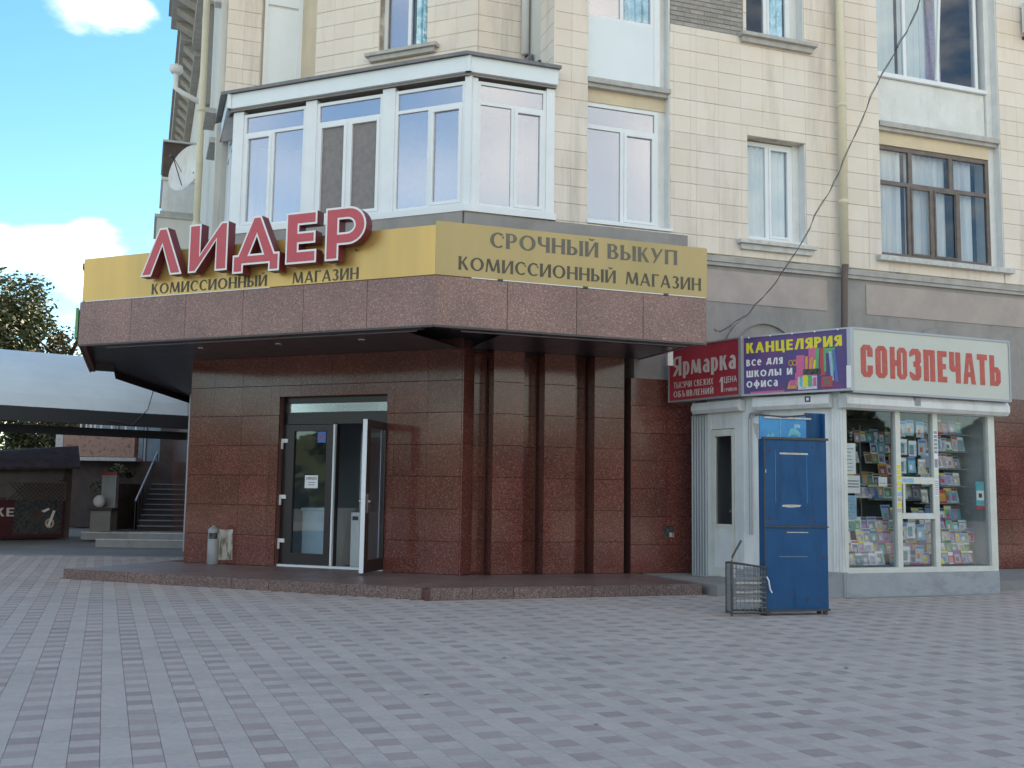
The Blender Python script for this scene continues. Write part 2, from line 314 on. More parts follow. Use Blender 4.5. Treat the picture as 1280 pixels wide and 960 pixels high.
def box(name, F, u0, u1, d0, d1, z0, z1, m, parent=None, label=None): return MB().box(F, u0, u1, d0, d1, z0, z1, m).build(name, parent, label=label)
SLABS = {}
def slab(name, F, u0, u1, d0, d1, z0, z1, m, parent):
    """one loose tile/slab: shared mesh, placed by the object"""
    w_, h_, t_ = round(u1-u0, 3), round(z1-z0, 3), round(d1-d0, 3); key = (w_, h_, t_, m); e = min(0.006 if 'tile' in m else 0.003, w_/4, h_/4, t_/2)
    if key not in SLABS:
        b = MB(); x, y, z = w_/2, t_/2, h_/2
        g_ = min(.0012, e); fr = [(-x+g_, z-e), (x-g_, z-e), (x-g_, -z+e), (-x+g_, -z+e)]; bk = [(-x, z), (x, z), (x, -z), (-x, -z)]
        for sgn in ((1,) if m not in ('brick',) else (1,)):
            pass
        F0 = [Vector((a, -y, c)) for a, c in fr]; F1 = [Vector((a, -y+e, c)) for a, c in bk]; F2 = [Vector((a, y, c)) for a, c in bk]
        i = 0; b.v = F0+F1+F2; b.mats = [m]
        fs = [(3,2,1,0)] + [(j, (j+1)%4, 4+(j+1)%4, 4+j) for j in range(4)] + [(4+j, 4+(j+1)%4, 8+(j+1)%4, 8+j) for j in range(4)]
        me = bpy.data.meshes.new(name); me.from_pydata([tuple(v) for v in b.v], [], fs); me.materials.append(M[m]); me.update(); SLABS[key] = me
    o = bpy.data.objects.new(name, SLABS[key]); COL.objects.link(o)
    o.parent = parent; o.location = F.P((u0+u1)/2, (d0+d1)/2, (z0+z1)/2) - world_loc(parent)
    o.rotation_euler = (0, 0, F.rz if F.sign == 1 else F.rz + math.pi)
    return o
def slab_into(b, F, u0, u1, d0, d1, z0, z1, m):
    e = 0.006
    lo = [F.P(u0,d0,z0), F.P(u1,d0,z0), F.P(u1,d0,z1), F.P(u0,d0,z1)]; mi = [F.P(u0,d1-e,z0), F.P(u1,d1-e,z0), F.P(u1,d1-e,z1), F.P(u0,d1-e,z1)]
    g_ = .0012; hi = [F.P(u0+g_,d1,z0+e), F.P(u1-g_,d1,z0+e), F.P(u1-g_,d1,z1-e), F.P(u0+g_,d1,z1-e)]
    i = len(b.v); b.v += lo+mi+hi; k = b.mi(m)
    for a, c in ((0, 4), (4, 8)):
        for j in range(4): b.f.append((i+a+j, i+a+(j+1)%4, i+c+(j+1)%4, i+c+j)); b.m.append(k)
    b.f.append((i+8, i+9, i+10, i+11)); b.m.append(k)
def cut(rects, h):
    res = []
    for a0, a1, b0, b1 in rects:
        c0, c1, e0, e1 = h
        if c0 >= a1 or c1 <= a0 or e0 >= b1 or e1 <= b0: res.append((a0, a1, b0, b1)); continue
        if c0 > a0: res.append((a0, c0, b0, b1))
        if c1 < a1: res.append((c1, a1, b0, b1))
        x0, x1 = max(a0, c0), min(a1, c1)
        if e0 > b0: res.append((x0, x1, b0, e0))
        if e1 < b1: res.append((x0, x1, e1, b1))
    return [r for r in res if r[1]-r[0] > 0.035 and r[3]-r[2] > 0.035]
def grid(u0, u1, z0, z1, tw, th, holes=(), stag=0.0, gap=0.004):
    res = []; nz_ = max(1, round((z1-z0)/th)); hh = (z1-z0)/nz_
    for j in range(nz_):
        a = z0+j*hh; x = u0 - (tw*stag if j % 2 else 0)
        while x < u1-0.02:
            rs = [(max(x, u0), min(x+tw, u1), a, a+hh)]
            for h in holes: rs = cut(rs, h)
            for r in rs: res.append((r[0]+gap*.12, r[1]-gap*.12, r[2]+gap/2, r[3]-gap/2))
            x += tw
    return res
def lay(items, name, stuffname, parent, nmax=300, big=None):
    """items: (F,u0,u1,d0,d1,z0,z1,mat); the nearest nmax that the camera can see become parts, the rest one stuff part"""
    def key(it):
        F, u0, u1, d0, d1, z0, z1, m = it; p = F.P((u0+u1)/2, d1, (z0+z1)/2) - camo.location
        k = p.dot(fw); x = p.dot(r2)/max(k, 0.1); y = p.dot(u2)/max(k, 0.1)
        vis = k > 0 and abs(x) < 0.49 and abs(y) < 0.37 and F.n.dot(p) < 0
        return (0 if vis else 1, p.length - 6*min(u1-u0, 1)*0)
    items = sorted(items, key=key)
    for it in items[:nmax]: slab(name, *it[:-1], it[-1], parent)
    if items[nmax:]:
        b = MB()
        for it in items[nmax:]: slab_into(b, *it)
        o = b.build(stuffname, parent); o['kind'] = 'stuff'

# ------------------------------------------------------------------ lettering (drawn glyph by glyph)
def glyph(c, T, t, f):
    """pieces (polygons) and width of a capital letter, cap height 1"""
    P = []
    def V(x, y0=0, y1=1, w=None):
        w = w or T; P.append([(x, y0), (x+w, y0), (x+w, y1), (x, y1)])
        if f:
            if y0 == 0: P.append([(x-f, 0), (x+w+f, 0), (x+w, f*1.6), (x, f*1.6)])
            if y1 == 1: P.append([(x, 1-f*1.6), (x+w, 1-f*1.6), (x+w+f, 1), (x-f, 1)])
    def H(y, x0, x1): P.append([(x0, y), (x1, y), (x1, y+t), (x0, y+t)])
    def Dg(x0, y0, x1, y1, w): P.append([(x0, y0), (x0+w, y0), (x1+w, y1), (x1, y1)])
    def A(cx, cy, rx, ry, a0, a1, TT=None, tt=None, n=None):
        TT = TT or T; tt = tt or t; n = n or max(4, int(abs(a1-a0)/18))
        for i in range(n):
            q = [RAD(a0+(a1-a0)*(i+j)/n) for j in (0, 1)]
            P.append([(cx+rx*math.cos(q[0]), cy+ry*math.sin(q[0])), (cx+rx*math.cos(q[1]), cy+ry*math.sin(q[1])),
                      (cx+(rx-TT)*math.cos(q[1]), cy+(ry-tt)*math.sin(q[1])), (cx+(rx-TT)*math.cos(q[0]), cy+(ry-tt)*math.sin(q[0]))])
    if c == ' ': return [], 0.30
    if c == 'А': w = .80; Dg(0, 0, w/2-t*.55, 1, t*1.15); Dg(w-T, 0, w/2-T*.5, 1, T); H(.25, .16, .66)
    elif c == 'Б': w = .64; V(0); H(1-t, T*.5, w-.06); H(0, T*.5, .32); H(.58-t, T*.5, .32); A(.32, .29, .32, .29, -90, 90)
    elif c == 'В': w = .64; V(0); H(1-t, T*.5, .30); H(0, T*.5, .32); H(.54-t*.5, T*.5, .32); A(.30, .755-t*.0, .27, .245, -90, 90); A(.31, .28, .33, .28, -90, 90)
    elif c == 'Г': w = .54; V(0); H(1-t, T*.5, w); 
    elif c == 'Д': w = .84; H(.16, 0, w); V(0, 0.001, .18, t*1.1); V(w-t*1.1, 0.001, .18, t*1.1); Dg(.10, .16, .27, 1, t*1.2); V(w-.10-T, .16, .999); H(1-t, .27, w-.10)
    elif c == 'Е': w = .56; V(0); H(1-t, T*.5, w); H(0, T*.5, w); H(.5-t/2, T*.5, w*.92)
    elif c == 'Ж': w = 1.0; V(w/2-T/2); Dg(0, 0, w/2-T*.8, .55, T*.9); Dg(w-T*.9, 0, w/2, .55, T*.9); Dg(.03, 1, w/2-T*.7, .45, T*.8); Dg(w-T*.8-.03, 1, w/2, .45, T*.8)
    elif c == 'З': w = .56; A(.25, .745, .27, .255, -90, 150); A(.25, .275, .31, .275, -150, 90)
    elif c in 'ИЙ':
        w = .76; V(0); V(w-T); Dg(T*.5, .03, w-T*1.1, .97, t*1.2)
        if c == 'Й': A(w/2, 1.21, .16, .14, 180, 360, t, t)
    elif c == 'К': w = .66; V(0); Dg(T*.75, .47, w-.10-t, 1, t*1.3); Dg(w-T*.9, 0, T*.85, .60, T*1.0)
    elif c == 'Л': w = .76; Dg(0, 0, .26, 1, t*1.25); V(w-T); H(1-t, .26, w-T*.5)
    elif c == 'М': w = .98; Dg(0, 0, .09, 1, t*1.1); Dg(w-T, 0, w-T-.09, 1, T); Dg(w/2-T*.55, .08, .09, 1, T); Dg(w/2-t*.2, .08, w-.09-t*1.6, 1, t*1.2)
    elif c == 'Н': w = .74; V(0); V(w-T); H(.5-t/2, T*.5, w-T*.5)
    elif c == 'О': w = .90; A(w/2, .5, w/2, .5, 0, 360)
    elif c == 'П': w = .74; V(0); V(w-T); H(1-t, T*.5, w-T*.5)
    elif c == 'Р': w = .60; V(0); H(1-t, T*.5, .29); H(.40, T*.5, .29); A(.28, .70, .32, .30, -90, 90)
    elif c == 'С': w = .74; A(.43, .5, .43, .5, 48, 312); P.append([(.72, .80), (.74, .62), (.70, .62), (.62, .74)])
    elif c == 'Т': w = .66; V(w/2-T/2); H(1-t, 0, w)
    elif c == 'У': w = .72; Dg(.10, 0, w-t*1.2, 1, t*1.2); Dg(w/2-T*.62, .36, 0, 1, T)
    elif c == 'Х': w = .74; Dg(w-T, 0, 0, 1, T); Dg(0, 0, w-T, 1, T*.85)
    elif c == 'Ц': w = .78; V(0); V(w-T-.06); H(0, T*.5, w); V(w-t*1.1, -.17, 0.02, t*1.1)
    elif c == 'Ч': w = .66; V(w-T); V(0, .66, 1); A(.30, .66, .30, .28, 180, 270); H(.38, .28, w-T*.5)
    elif c == 'Ш': w = .98; V(0); V(w/2-T/2); V(w-T); H(0, T*.5, w-T*.5)
    elif c in 'ЬЫ':
        w = .60; V(0); H(0, T*.5, .29); H(.56-t, T*.5, .29); A(.28, .28, .32, .28, -90, 90)
        if c == 'Ы': V(w+.10); w = w+.10+T
    elif c == 'Ъ': w = .72; V(.12); H(1-t, 0, .2); H(0, .2, .41); H(.56-t, .2, .41); A(.40, .28, .32, .28, -90, 90)
    elif c == 'Ю': w = 1.02; V(0); H(.5-t/2, T*.5, .3); A(.63, .5, .39, .5, 0, 360)
    elif c == 'Я': w = .62; V(w-T); H(1-t, .3, w-T*.5); H(.42, .3, w-T*.5); A(.32, .71, .32, .29, 90, 270); Dg(0, 0, .30, .46, T)
    elif c == '1': w = .40; V(w-T*1.1, 0, 1, T*1.1); Dg(0, .68, w-T*1.1, 1, T*.7)
    elif c == 'Ф': w = .90; V(w/2-T/2, -.18, 1.12); A(w/2, .48, w/2, .36, 0, 360)
    elif c == 'а': w = .62; V(w-T, .001, .66); A(.31, .30, .31, .30, 0, 360); A(.34, .62, .28, .34, 0, 150)
    elif c == 'р': w = .64; V(0, -.22, .98); A(.33, .49, .31, .49, 0, 360)
    elif c == 'е': w = .66; A(.34, .48, .34, .48, 0, 315); H(.44, T*.4, .66)
    else: w = .5; V(.1)
    return P, w
LOW = 0.70
def text(name, s, basis, x0, x1, h, m, parent, T=.17, t=.09, f=.03, track=.12, lift=.003, low=LOW, label=None, each=False):
    """write s between x0 and x1 (metres along basis right), cap height h"""
    items = []; x = 0
    for c in s:
        sc = 1.0; g = c
        if c.islower():
            sc = low; g = c if c in 'аре' else c.upper()
        P, w = glyph(g, T/sc*(1 if sc == 1 else .92), t/sc*(1 if sc == 1 else .95), f)
        items.append((x, sc, P)); x += w*sc + track
    tot = x - track; k = (x1-x0)/tot
    b = MB(); o, rx, uy, nn = basis; j = 0
    for (ox, sc, P) in items:
        for p in P:
            j += 1; q = [(x0+(ox+a*sc)*k, y*sc*h) for a, y in p]
            ar = sum(q[i][0]*q[(i+1) % len(q)][1]-q[(i+1) % len(q)][0]*q[i][1] for i in range(len(q)))
            if ar < 0: q = q[::-1]
            b.poly([o+rx*a+uy*y+nn*(lift+0.00012*(j % 14)) for a, y in q], m)
        if each:
            if P: b.build('letter', parent)
            b = MB()
    if each: return None
    return b.build(name, parent, label=label)
UP = Vector((0, 0, 1))
def basis(F, u, d, z, flip=None):
    """viewer's right: +u where sign is 1, -u otherwise"""
    return (F.P(u, d, z), F.d*F.sign, UP, F.n)

# ================================================================== THE SETTING: ground
g = MB(); g.box(WORLD, -400, 400, -400, 400, -0.5, -0.035, 'asphalt'); ground = g.build('ground'); tag(ground, 'wide grey ground around the corner building', None, None, 'structure')
g = MB(); g.box(WORLD, -30, 32, -21.5, 12, -0.034, -0.022, 'sand'); plaza = g.build('plaza_pavement'); tag(plaza, 'plaza of small grey and reddish pavers', None, None, 'structure')

cell = 0.295; half = cell/2
pd, pn = D(69.0), D(69.0-90)      # the paver rows follow the right-hand facade
def inplat(p):
    q = p - L.o; uL, dL = q.dot(L.d), q.dot(L.n); uR, dR = q.dot(R.d), q.dot(R.n)
    return dL < 2.1 and dR < 1.98 and uL < 5.6 and uR < 2.8
pav = []
for i in range(-90, 100):
    for j in range(-24, 90):
        base = pd*(i*cell) + pn*(j*cell) + Vector((0.0, 3.0, 0))
        if not (1.0 < base.y < 20.5 and -3.5-base.y*.75 < base.x < 4.0+base.y*.85): continue
        for a in (0, 1):
            for b_ in (0, 1):
                c = base + pd*(half*(a+.5)) + pn*(half*(b_+.5))
                if inplat(c): continue
                pav.append((c, 'paverr' if (a == 0 and b_ == 0) else 'paverg'))
PM = {}
def paver_verts(e=0.002):
    h = half/2-0.0009; bow = 0.0
    lo = [pd*x+pn*y for x, y in ((-h,-h),(h,-h),(h,h),(-h,h))]
    hi = [pd*x*(1-2*e/half)+pn*y*(1-2*e/half)+Vector((0,0,e)) for x, y in ((-h,-h),(h,-h),(h,h),(-h,h))]
    return [v+Vector((0,0,-0.02)) for v in lo] + lo + hi
PVV = paver_verts(); PF = [(0,1,5,4),(1,2,6,5),(2,3,7,6),(3,0,4,7),(4,5,9,8),(5,6,10,9),(6,7,11,10),(7,4,8,11),(8,9,10,11)]
for mm in ('paverg', 'paverr'):
    me = bpy.data.meshes.new('paver'); me.from_pydata([tuple(v) for v in PVV], [], PF); me.materials.append(M[mm]); me.update(); PM[mm] = me
def inview(c):
    p = c-camo.location; k = p.dot(fw); return k > 0 and abs(p.dot(r2)/k) < 0.49 and abs(p.dot(u2)/k) < 0.366
pav.sort(key=lambda it: (0 if inview(it[0]) else 1, it[0].length))
for c, mm in pav[:300]:
    o = bpy.data.objects.new('paver', PM[mm]); COL.objects.link(o); o.parent = plaza; o.location = c + Vector((0, 0, random.uniform(-.0015, .0015)))
b = MB(); b.mats = ['paverg', 'paverr']
for c, mm in pav[300:]:
    i = len(b.v); dz = Vector((0, 0, random.uniform(-.0015, .0015))); b.v += [c+v+dz for v in PVV]
    for f in PF: b.f.append(tuple(i+q for q in f)); b.m.append(0 if mm == 'paverg' else 1)
o = b.build('paving', plaza); o['kind'] = 'stuff'

# litter and small stones on the plaza
b = MB()
for k in range(26):
    x, y = random.uniform(-6, 6), random.uniform(6, 12.4); c = Vector((x, y, .006)); s_ = random.uniform(.008, .022)
    pts = [c + Vector((math.cos(a)*s_*random.uniform(.6, 1.3), math.sin(a)*s_*random.uniform(.6, 1.3), 0)) for a in (0, 1.3, 2.5, 3.7, 5)]
    b.poly(pts, random.choice(('white', 'chip', 'leafb', 'sand'))); b.poly([p+Vector((0,0,.006)) for p in pts], random.choice(('white', 'chip', 'leafb')))
o = b.build('litter'); tag(o, 'scraps and pebbles scattered over the pavers', None, None, 'stuff')

# strip of pavement behind the kiosk, raised
b = MB(); b.box(R, 2.95, 14, -0.05, 2.2, -0.03, 0.146, 'sand'); o = b.build('raised_pavement'); tag(o, 'raised pavement along the wall behind the kiosk', None, None, 'structure')

# entrance platform: corner point where the two edges (R d=1.98, L d=2.1) meet
def meet(F1, d1, F2, d2):
    # point with F1.n = d1 and F2.n = d2
    a, b_, c, d_ = F1.n.x, F1.n.y, F2.n.x, F2.n.y; e = d1 + F1.n.dot(F1.o); f_ = d2 + F2.n.dot(F2.o)
    det = a*d_-b_*c; return Vector(((e*d_-b_*f_)/det, (a*f_-e*c)/det, 0))
pc = meet(R, 1.98, L, 2.1)
b = MB()
pl = [meet(R, 1.95, L, 2.06), R.P(2.82, 1.95, 0), R.P(2.84, -0.6, 0), R.P(0, -0.6, 0), L.P(0.2, -3.4, 0), L.P(5.0, -3.4, 0), L.P(5.6, -0.6, 0), L.P(5.3, 2.06, 0)]
b.prism([[(p.x, p.y) for p in pl]], (Vector(), Vector((1,0,0)), Vector((0,1,0)), UP), -0.03, 0.128, 'gjoint'); plat = b.build('entrance_platform')
tag(plat, 'low red granite platform in front of the shop', None, None, 'structure')
def topslab(name, pts, z, th, m, parent, e=.004):
    pts = [Vector((p.x, p.y, 0)) for p in pts]; c = sum(pts, Vector())/len(pts)
    sh = [c + (p-c)*(1-e/max((p-c).length, .05)) for p in pts]
    b = MB(); b.prism([[(p.x, p.y) for p in sh]], (Vector(), Vector((1,0,0)), Vector((0,1,0)), UP), z-th, z, m)
    return b.build(name, parent)
n = 7; uRc = (pc-R.o).dot(R.d); uLc = (pc-L.o).dot(L.d)
for i in range(n):      # kerb stones, right edge then left edge
    a0, a1 = uRc + (2.84-uRc)*i/n, uRc + (2.84-uRc)*(i+1)/n
    box('kerb_stone', R, a0+.003, a1-.003, 1.78, 1.985+random.uniform(0, .006), -0.02, 0.150+random.uniform(-.002, .002), 'granite_p', plat)
n = 10
for i in range(n):
    a0, a1 = uLc + (5.35-uLc)*i/n, uLc + (5.35-uLc)*(i+1)/n
    box('kerb_stone', L, a0+.003+(.12 if i == 0 else 0), a1-.003, 1.90, 2.105+random.uniform(0, .006), -0.02, 0.150+random.uniform(-.002, .002), 'granite_p', plat)
for F, ulim, dmax in ((R, (-.7, 2.84), 1.77), (L, (-.75, 5.3), 1.89)):
    u = ulim[0]
    while u < ulim[1]-.05:
        for j in range(4):
            d0, d1 = dmax*(j/4), dmax*((j+1)/4); u1 = min(u+.6, ulim[1])
            cu = F.P((u+u1)/2, (d0+d1)/2, 0)
            other = L if F is R else R
            q = (cu-other.o); 
            if F is R and q.dot(other.d) > -0.15 and q.dot(other.n) < dmax and (cu-R.o).dot(R.d) < 0.0: continue
            if F is L and (cu-L.o).dot(L.d) < 0.0: continue
            b = MB(); b.box(F, u+.003, u1-.003, d0+.003, d1-.003, .12, .148+random.uniform(-.0008,.0008), 'granite_p'); b.build('floor_slab', plat)
        u += .6
# wedge between the two fields of slabs
topslab('floor_slab', [R.P(-.0, 0, 0), R.P(-.0, 1.77, 0), meet(R, 1.77, L, 1.89), L.P(0, 1.89, 0)], .1455, .03, 'granite_p', plat)

# ================================================================== BUILDING
B = thing('corner_building', 'cream tiled corner apartment building over a red granite shop front', 'building', (K[0], K[1]+3, 0))
H0, HT = 5.2, 14.5
a_in = Q + D(AR)*1.3                      # inner end of the left return
Lb = L.P(3.65, -1.3, 0)
Rc0 = R.P(.54, -1.3, 0)
# --- granite base walls under the canopy
DO = (1.25, 3.20, .15, 2.80)              # door opening in L
def wallbox(name, F, u0, u1, z0, z1, d0, d1, m, holes=()):
    b = MB(); rs = [(u0, u1, z0, z1)]
    for h in holes: rs = cut(rs, h)
    for r in rs: b.box(F, r[0], r[1], d0, d1, r[2], r[3], m)
    return b.build(name, B)
wallbox('base_wall', L, .002, 4.96, .0, 4.7, -.35, -.032, 'gjoint', [DO])
wallbox('base_wall', R, -.05, 2.76, .0, 4.7, -.8, -.382, 'gjoint')
wallbox('base_wall', R, 2.765, 24.0, .0, 3.15, -.6, -.032, 'gjoint', [(2.9+.62, 3.75+.0, .74, .86)] if False else [])
items = []
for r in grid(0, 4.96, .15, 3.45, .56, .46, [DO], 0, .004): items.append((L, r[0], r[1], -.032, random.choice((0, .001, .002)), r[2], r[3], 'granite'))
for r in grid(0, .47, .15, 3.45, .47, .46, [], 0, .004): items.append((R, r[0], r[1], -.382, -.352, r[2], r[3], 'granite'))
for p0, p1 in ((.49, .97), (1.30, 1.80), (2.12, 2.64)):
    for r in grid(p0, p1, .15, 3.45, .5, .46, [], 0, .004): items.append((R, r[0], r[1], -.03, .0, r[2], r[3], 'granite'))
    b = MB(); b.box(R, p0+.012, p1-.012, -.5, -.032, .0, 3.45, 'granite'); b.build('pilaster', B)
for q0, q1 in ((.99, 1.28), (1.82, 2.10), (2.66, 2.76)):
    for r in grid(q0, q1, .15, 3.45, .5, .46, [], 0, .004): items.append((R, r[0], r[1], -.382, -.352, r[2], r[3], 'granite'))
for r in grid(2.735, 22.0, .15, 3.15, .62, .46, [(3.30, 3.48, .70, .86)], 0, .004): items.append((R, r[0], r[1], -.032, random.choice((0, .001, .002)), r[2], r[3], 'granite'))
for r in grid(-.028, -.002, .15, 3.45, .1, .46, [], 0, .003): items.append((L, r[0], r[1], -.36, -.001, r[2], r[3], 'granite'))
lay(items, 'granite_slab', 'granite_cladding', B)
b = MB(); b.box(S, -1.0, 26, -.5, .05, 0, 4.9, 'granite'); b.build('side_base_wall', B)
box('vent_hole', R, 3.30, 3.48, -.031, -.010, .70, .86, 'black', B); box('vent_hole_chip', R, 3.40, 3.485, -.0305, -.004, .695, .765, 'plasterraw', B)
MB().prism([[(0,0),(.47,.02),(.46,.5),(.25,.49),(.12,.51),(.0,.48)]], basis(L, 4.46, .0021, .20), 0, .006, 'plasterraw').build('bare_mortar_patch', B, label='pale patch of bare mortar where a granite slab is missing')

# --- door
b = MB()
for a in ((1.25, 3.20, 2.70, 2.80), (1.25, 3.20, 2.37, 2.56), (3.12, 3.20, .15, 2.8), (1.25, 1.30, .15, 2.8), (2.19, 2.245, .15, 2.4)): b.box(L, a[0]+.001, a[1]-.001, -.20, -.12, a[2]+.001, a[3]-.001, 'doorframe')
b.box(L, 1.2, 3.25, -.345, -.34, .1, .151, 'doorframe')
b.build('door_frame', B)
box('transom_pane', L, 1.30, 3.12, -.165, -.155, 2.56, 2.70, 'glass', B)
box('threshold', L, 1.26, 3.19, -.22, -.06, .151, .185, 'upvc', B)
def leaf(P8, wid, z0, z1, name):
    """door leaf in a local frame F (u across, d thickness)"""
    F = P8; o = thing(name, None, None, F.o); o.parent = B; o.location = F.o - world_loc(B)
    b = MB(); s_ = .15
    b.box(F, 0, s_, -.03, .03, z0, z1, 'doorframe'); b.box(F, wid-s_, wid, -.03, .03, z0, z1, 'doorframe')
    b.box(F, s_, wid-s_, -.03, .03, z0, z0+.17, 'doorframe'); b.box(F, s_, wid-s_, -.03, .03, z1-.10, z1, 'doorframe')
    b.build('leaf_frame', o)
    box('leaf_glass', F, s_, wid-s_, -.008, .004, z0+.17, z1-.10, 'glassd', o)
    return o
FL = Frame(L.P(3.12, -.13, 0), AL, -1); FL.d = -L.d; FL.n = L.n
FL.P = (lambda u, d, z, F=FL: F.o + F.d*u + F.n*d + Vector((0, 0, z)))
lf = leaf(FL, .90, .19, 2.36, 'closed_door_leaf')
box('leaf_edge', FL, .885, .915, -.03, .055, .19, 2.36, 'upvc', lf)
for z in (.42, 1.10, 1.98):
    MB().prism([[(0,0),(.05,0),(.05,.10),(.14,.10),(.14,.16),(0,.16)]], (FL.P(-.10, .032, z), FL.d, UP, FL.n), 0, .02, 'white').build('hinge', lf)
MB().prism([[(0,0),(.24,0),(.24,.20),(0,.20)]], (FL.P(.36, .006, 1.37), FL.d, UP, FL.n), 0, .001, 'white').build('notice', lf, label='white paper notice taped to the door glass')
text('notice_print', 'ОТКРЫТО', (FL.P(.36, .007, 1.50), FL.d, UP, FL.n), .02, .22, .04, 'black', lf, .2, .14, 0, .14, .0006)
text('notice_print', 'СПАСИБО', (FL.P(.36, .007, 1.445), FL.d, UP, FL.n), .06, .19, .02, 'black', lf, .16, .1, 0, .16, .0006) if False else None
for z, x0, x1 in ((1.452, .06, .19), (1.415, .06, .18)): MB().box(FL, .36+x0, .36+x1, .007, .0085, z, z+.012, 'grey').build('notice_print_line', lf)
MB().box(FL, .57, .72, .005, .008, 2.08, 2.25, 'blue').build('sticker', lf, label='blue sticker at the top of the glass'); MB().box(FL, .59, .63, .0081, .0092, 2.13, 2.20, 'red').build('sticker_mark', lf)
# open leaf, hinged on the right of the opening and swung out
hp = L.P(1.29, -.10, 0); ang = RAD(100)
FO = Frame((hp.x, hp.y), 0, 1); FO.d = (L.d*math.cos(ang) + L.n*math.sin(ang)).normalized(); FO.n = Vector((FO.d.y, -FO.d.x, 0))
if FO.n.dot(L.d) < 0: FO.n = -FO.n      # n: towards the opening
ol = leaf(FO, .92, .18, 2.36, 'open_door_leaf')
box('leaf_edge', FO, .92, .930, -.03, .035, .18, 2.36, 'upvc', ol)
box('glazing_bead', FO, .155, .175, .031, .040, .36, 2.25, 'upvc', ol)
hd = MB(); hd.box(FO, .82, .86, .031, .045, 1.02, 1.30, 'chrome'); hd.tube([FO.P(.84, .03, 1.19), FO.P(.84, .09, 1.19), FO.P(.72, .10, 1.18)], .011, 'chrome')
hd.tube([FO.P(.84, -.03, 1.19), FO.P(.84, -.09, 1.19), FO.P(.95, -.10, 1.18)], .011, 'chrome'); hd.box(FO, .82, .86, -.045, -.031, 1.02, 1.30, 'chrome'); hd.build('handle', ol)
for z in (.35, 1.10, 2.05): box('hinge', FO, -.03, .05, .031, .06, z, z+.14, 'white', ol)
# vestibule behind the door
b = MB(); b.box(L, .4, 4.2, -3.3, -3.2, .1, 3.3, 'inner'); b.box(L, .3, .4, -3.2, -.36, .1, 3.3, 'inner'); b.box(L, 4.2, 4.3, -3.2, -.36, .1, 3.3, 'inner'); b.box(L, .3, 4.3, -3.3, -.36, 3.2, 3.3, 'inner'); b.build('vestibule_wall', B)
b = MB(); b.box(L, 1.55, 1.62, -1.3, -1.22, .15, 2.3, 'upvc'); b.box(L, 2.35, 2.43, -1.3, -1.22, .15, 2.3, 'upvc'); b.box(L, 1.62, 2.35, -1.3, -1.22, 2.22, 2.3, 'upvc'); b.build('inner_door_frame', B)
MB().box(L, 1.4, 2.2, -1.9, -.36, .13, .153, 'greenmat').build('door_mat', B)
fz = thing('display_cabinet', 'white metal display cabinet standing just inside the closed door leaf', 'cabinet', L.P(2.7, -.75, .15))
MB().box(L, 2.40, 3.0, -1.05, -.45, .15, 1.02, 'kwhite').build('cabinet_body', fz); MB().box(L, 2.38, 3.02, -1.07, -.43, 1.02, 1.06, 'upvc').build('cabinet_lid', fz); MB().box(L, 2.42, 2.49, -.449, -.44, .2, .98, 'sky').build('side_strip', fz)
fz = thing('heater_cabinet', 'narrow white cabinet seen through the open doorway', 'cabinet', L.P(2.15, -.8, .15))
MB().box(L, 2.0, 2.16, -1.15, -.55, .15, 1.0, 'kwhite').build('cabinet_body', fz); MB().box(L, 2.03, 2.13, -.549, -.54, .88, .94, 'black').build('vent_slot', fz)

# --- canopy
cn = bpy.data.objects.new('canopy', None); COL.objects.link(cn); cn.parent = B; cn.location = R.P(0, 1, 3.4) - world_loc(B)
cc = meet(R, 2.0, L, 2.14)
uRc = (cc-R.o).dot(R.d); uLc = (cc-L.o).dot(L.d)
lfc = L.P(5.30, 2.14, 0); s1 = lfc + D(AS)*3.9; s2 = s1 + D(AR)*.42; s3 = s2 + D(AS)*1.25
def inset(v, k): return v
can = [cc, R.P(2.92, 2.0, 0), R.P(2.80, -.3, 0), R.P(0, -.3, 0), L.P(0, -.3, 0), L.P(4.9, -.3, 0), S.P(7.0, .0, 0), s3, s2, s1, lfc]
can = [can[0], can[1], can[2], R.P(0.2, -.3, 0), L.P(4.9, -.2, 0), S.P(8.2, .0, 0), s3, s2, s1, can[-1]]
BW = (Vector(), Vector((1,0,0)), Vector((0,1,0)), UP)
MB().prism([[(p.x, p.y) for p in can]], BW, 4.60, 4.66, 'roofsheet').build('canopy_roof', cn)
# soffit: outer lip and a raised inner field
can2 = list(can); can2[0] = meet(R, 1.96, L, 2.10); can2[1] = R.P(2.86, 1.96, 0); can2[-1] = L.P(5.24, 2.10, 0) ; can2[-2] = can2[-1] + D(AS)*3.85
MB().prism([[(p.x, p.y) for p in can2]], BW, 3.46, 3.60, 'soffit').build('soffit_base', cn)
ctr = Vector((-2.0, 15.5, 0))
b = MB(); b.box(R, uRc+.3, 2.90, 1.66, 1.985, 3.435, 3.459, 'soffit'); b.box(L, uLc+.3, 5.28, 1.80, 2.12, 3.435, 3.459, 'soffit')
b.build('soffit_rim', cn)
b = MB(); b.box(R, uRc+.5, 2.88, 1.52, 1.55, 3.44, 3.459, 'alu'); b.box(L, uLc+.5, 5.2, 1.66, 1.69, 3.44, 3.459, 'alu'); b.build('soffit_trim', cn)
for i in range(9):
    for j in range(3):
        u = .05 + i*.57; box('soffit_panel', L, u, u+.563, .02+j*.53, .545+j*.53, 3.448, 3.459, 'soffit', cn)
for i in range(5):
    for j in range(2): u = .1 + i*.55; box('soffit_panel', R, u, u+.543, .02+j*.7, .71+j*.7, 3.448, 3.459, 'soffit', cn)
for u, d in ((1.0, 1.2), (2.4, 1.2), (3.8, 1.2)):
    c = L.P(u, d, 3.436); MB().lathe(c, [(.0, .006), (.035, .004), (.05, 0), (.055, .012)], 'chrome', 14).build('downlight', cn)
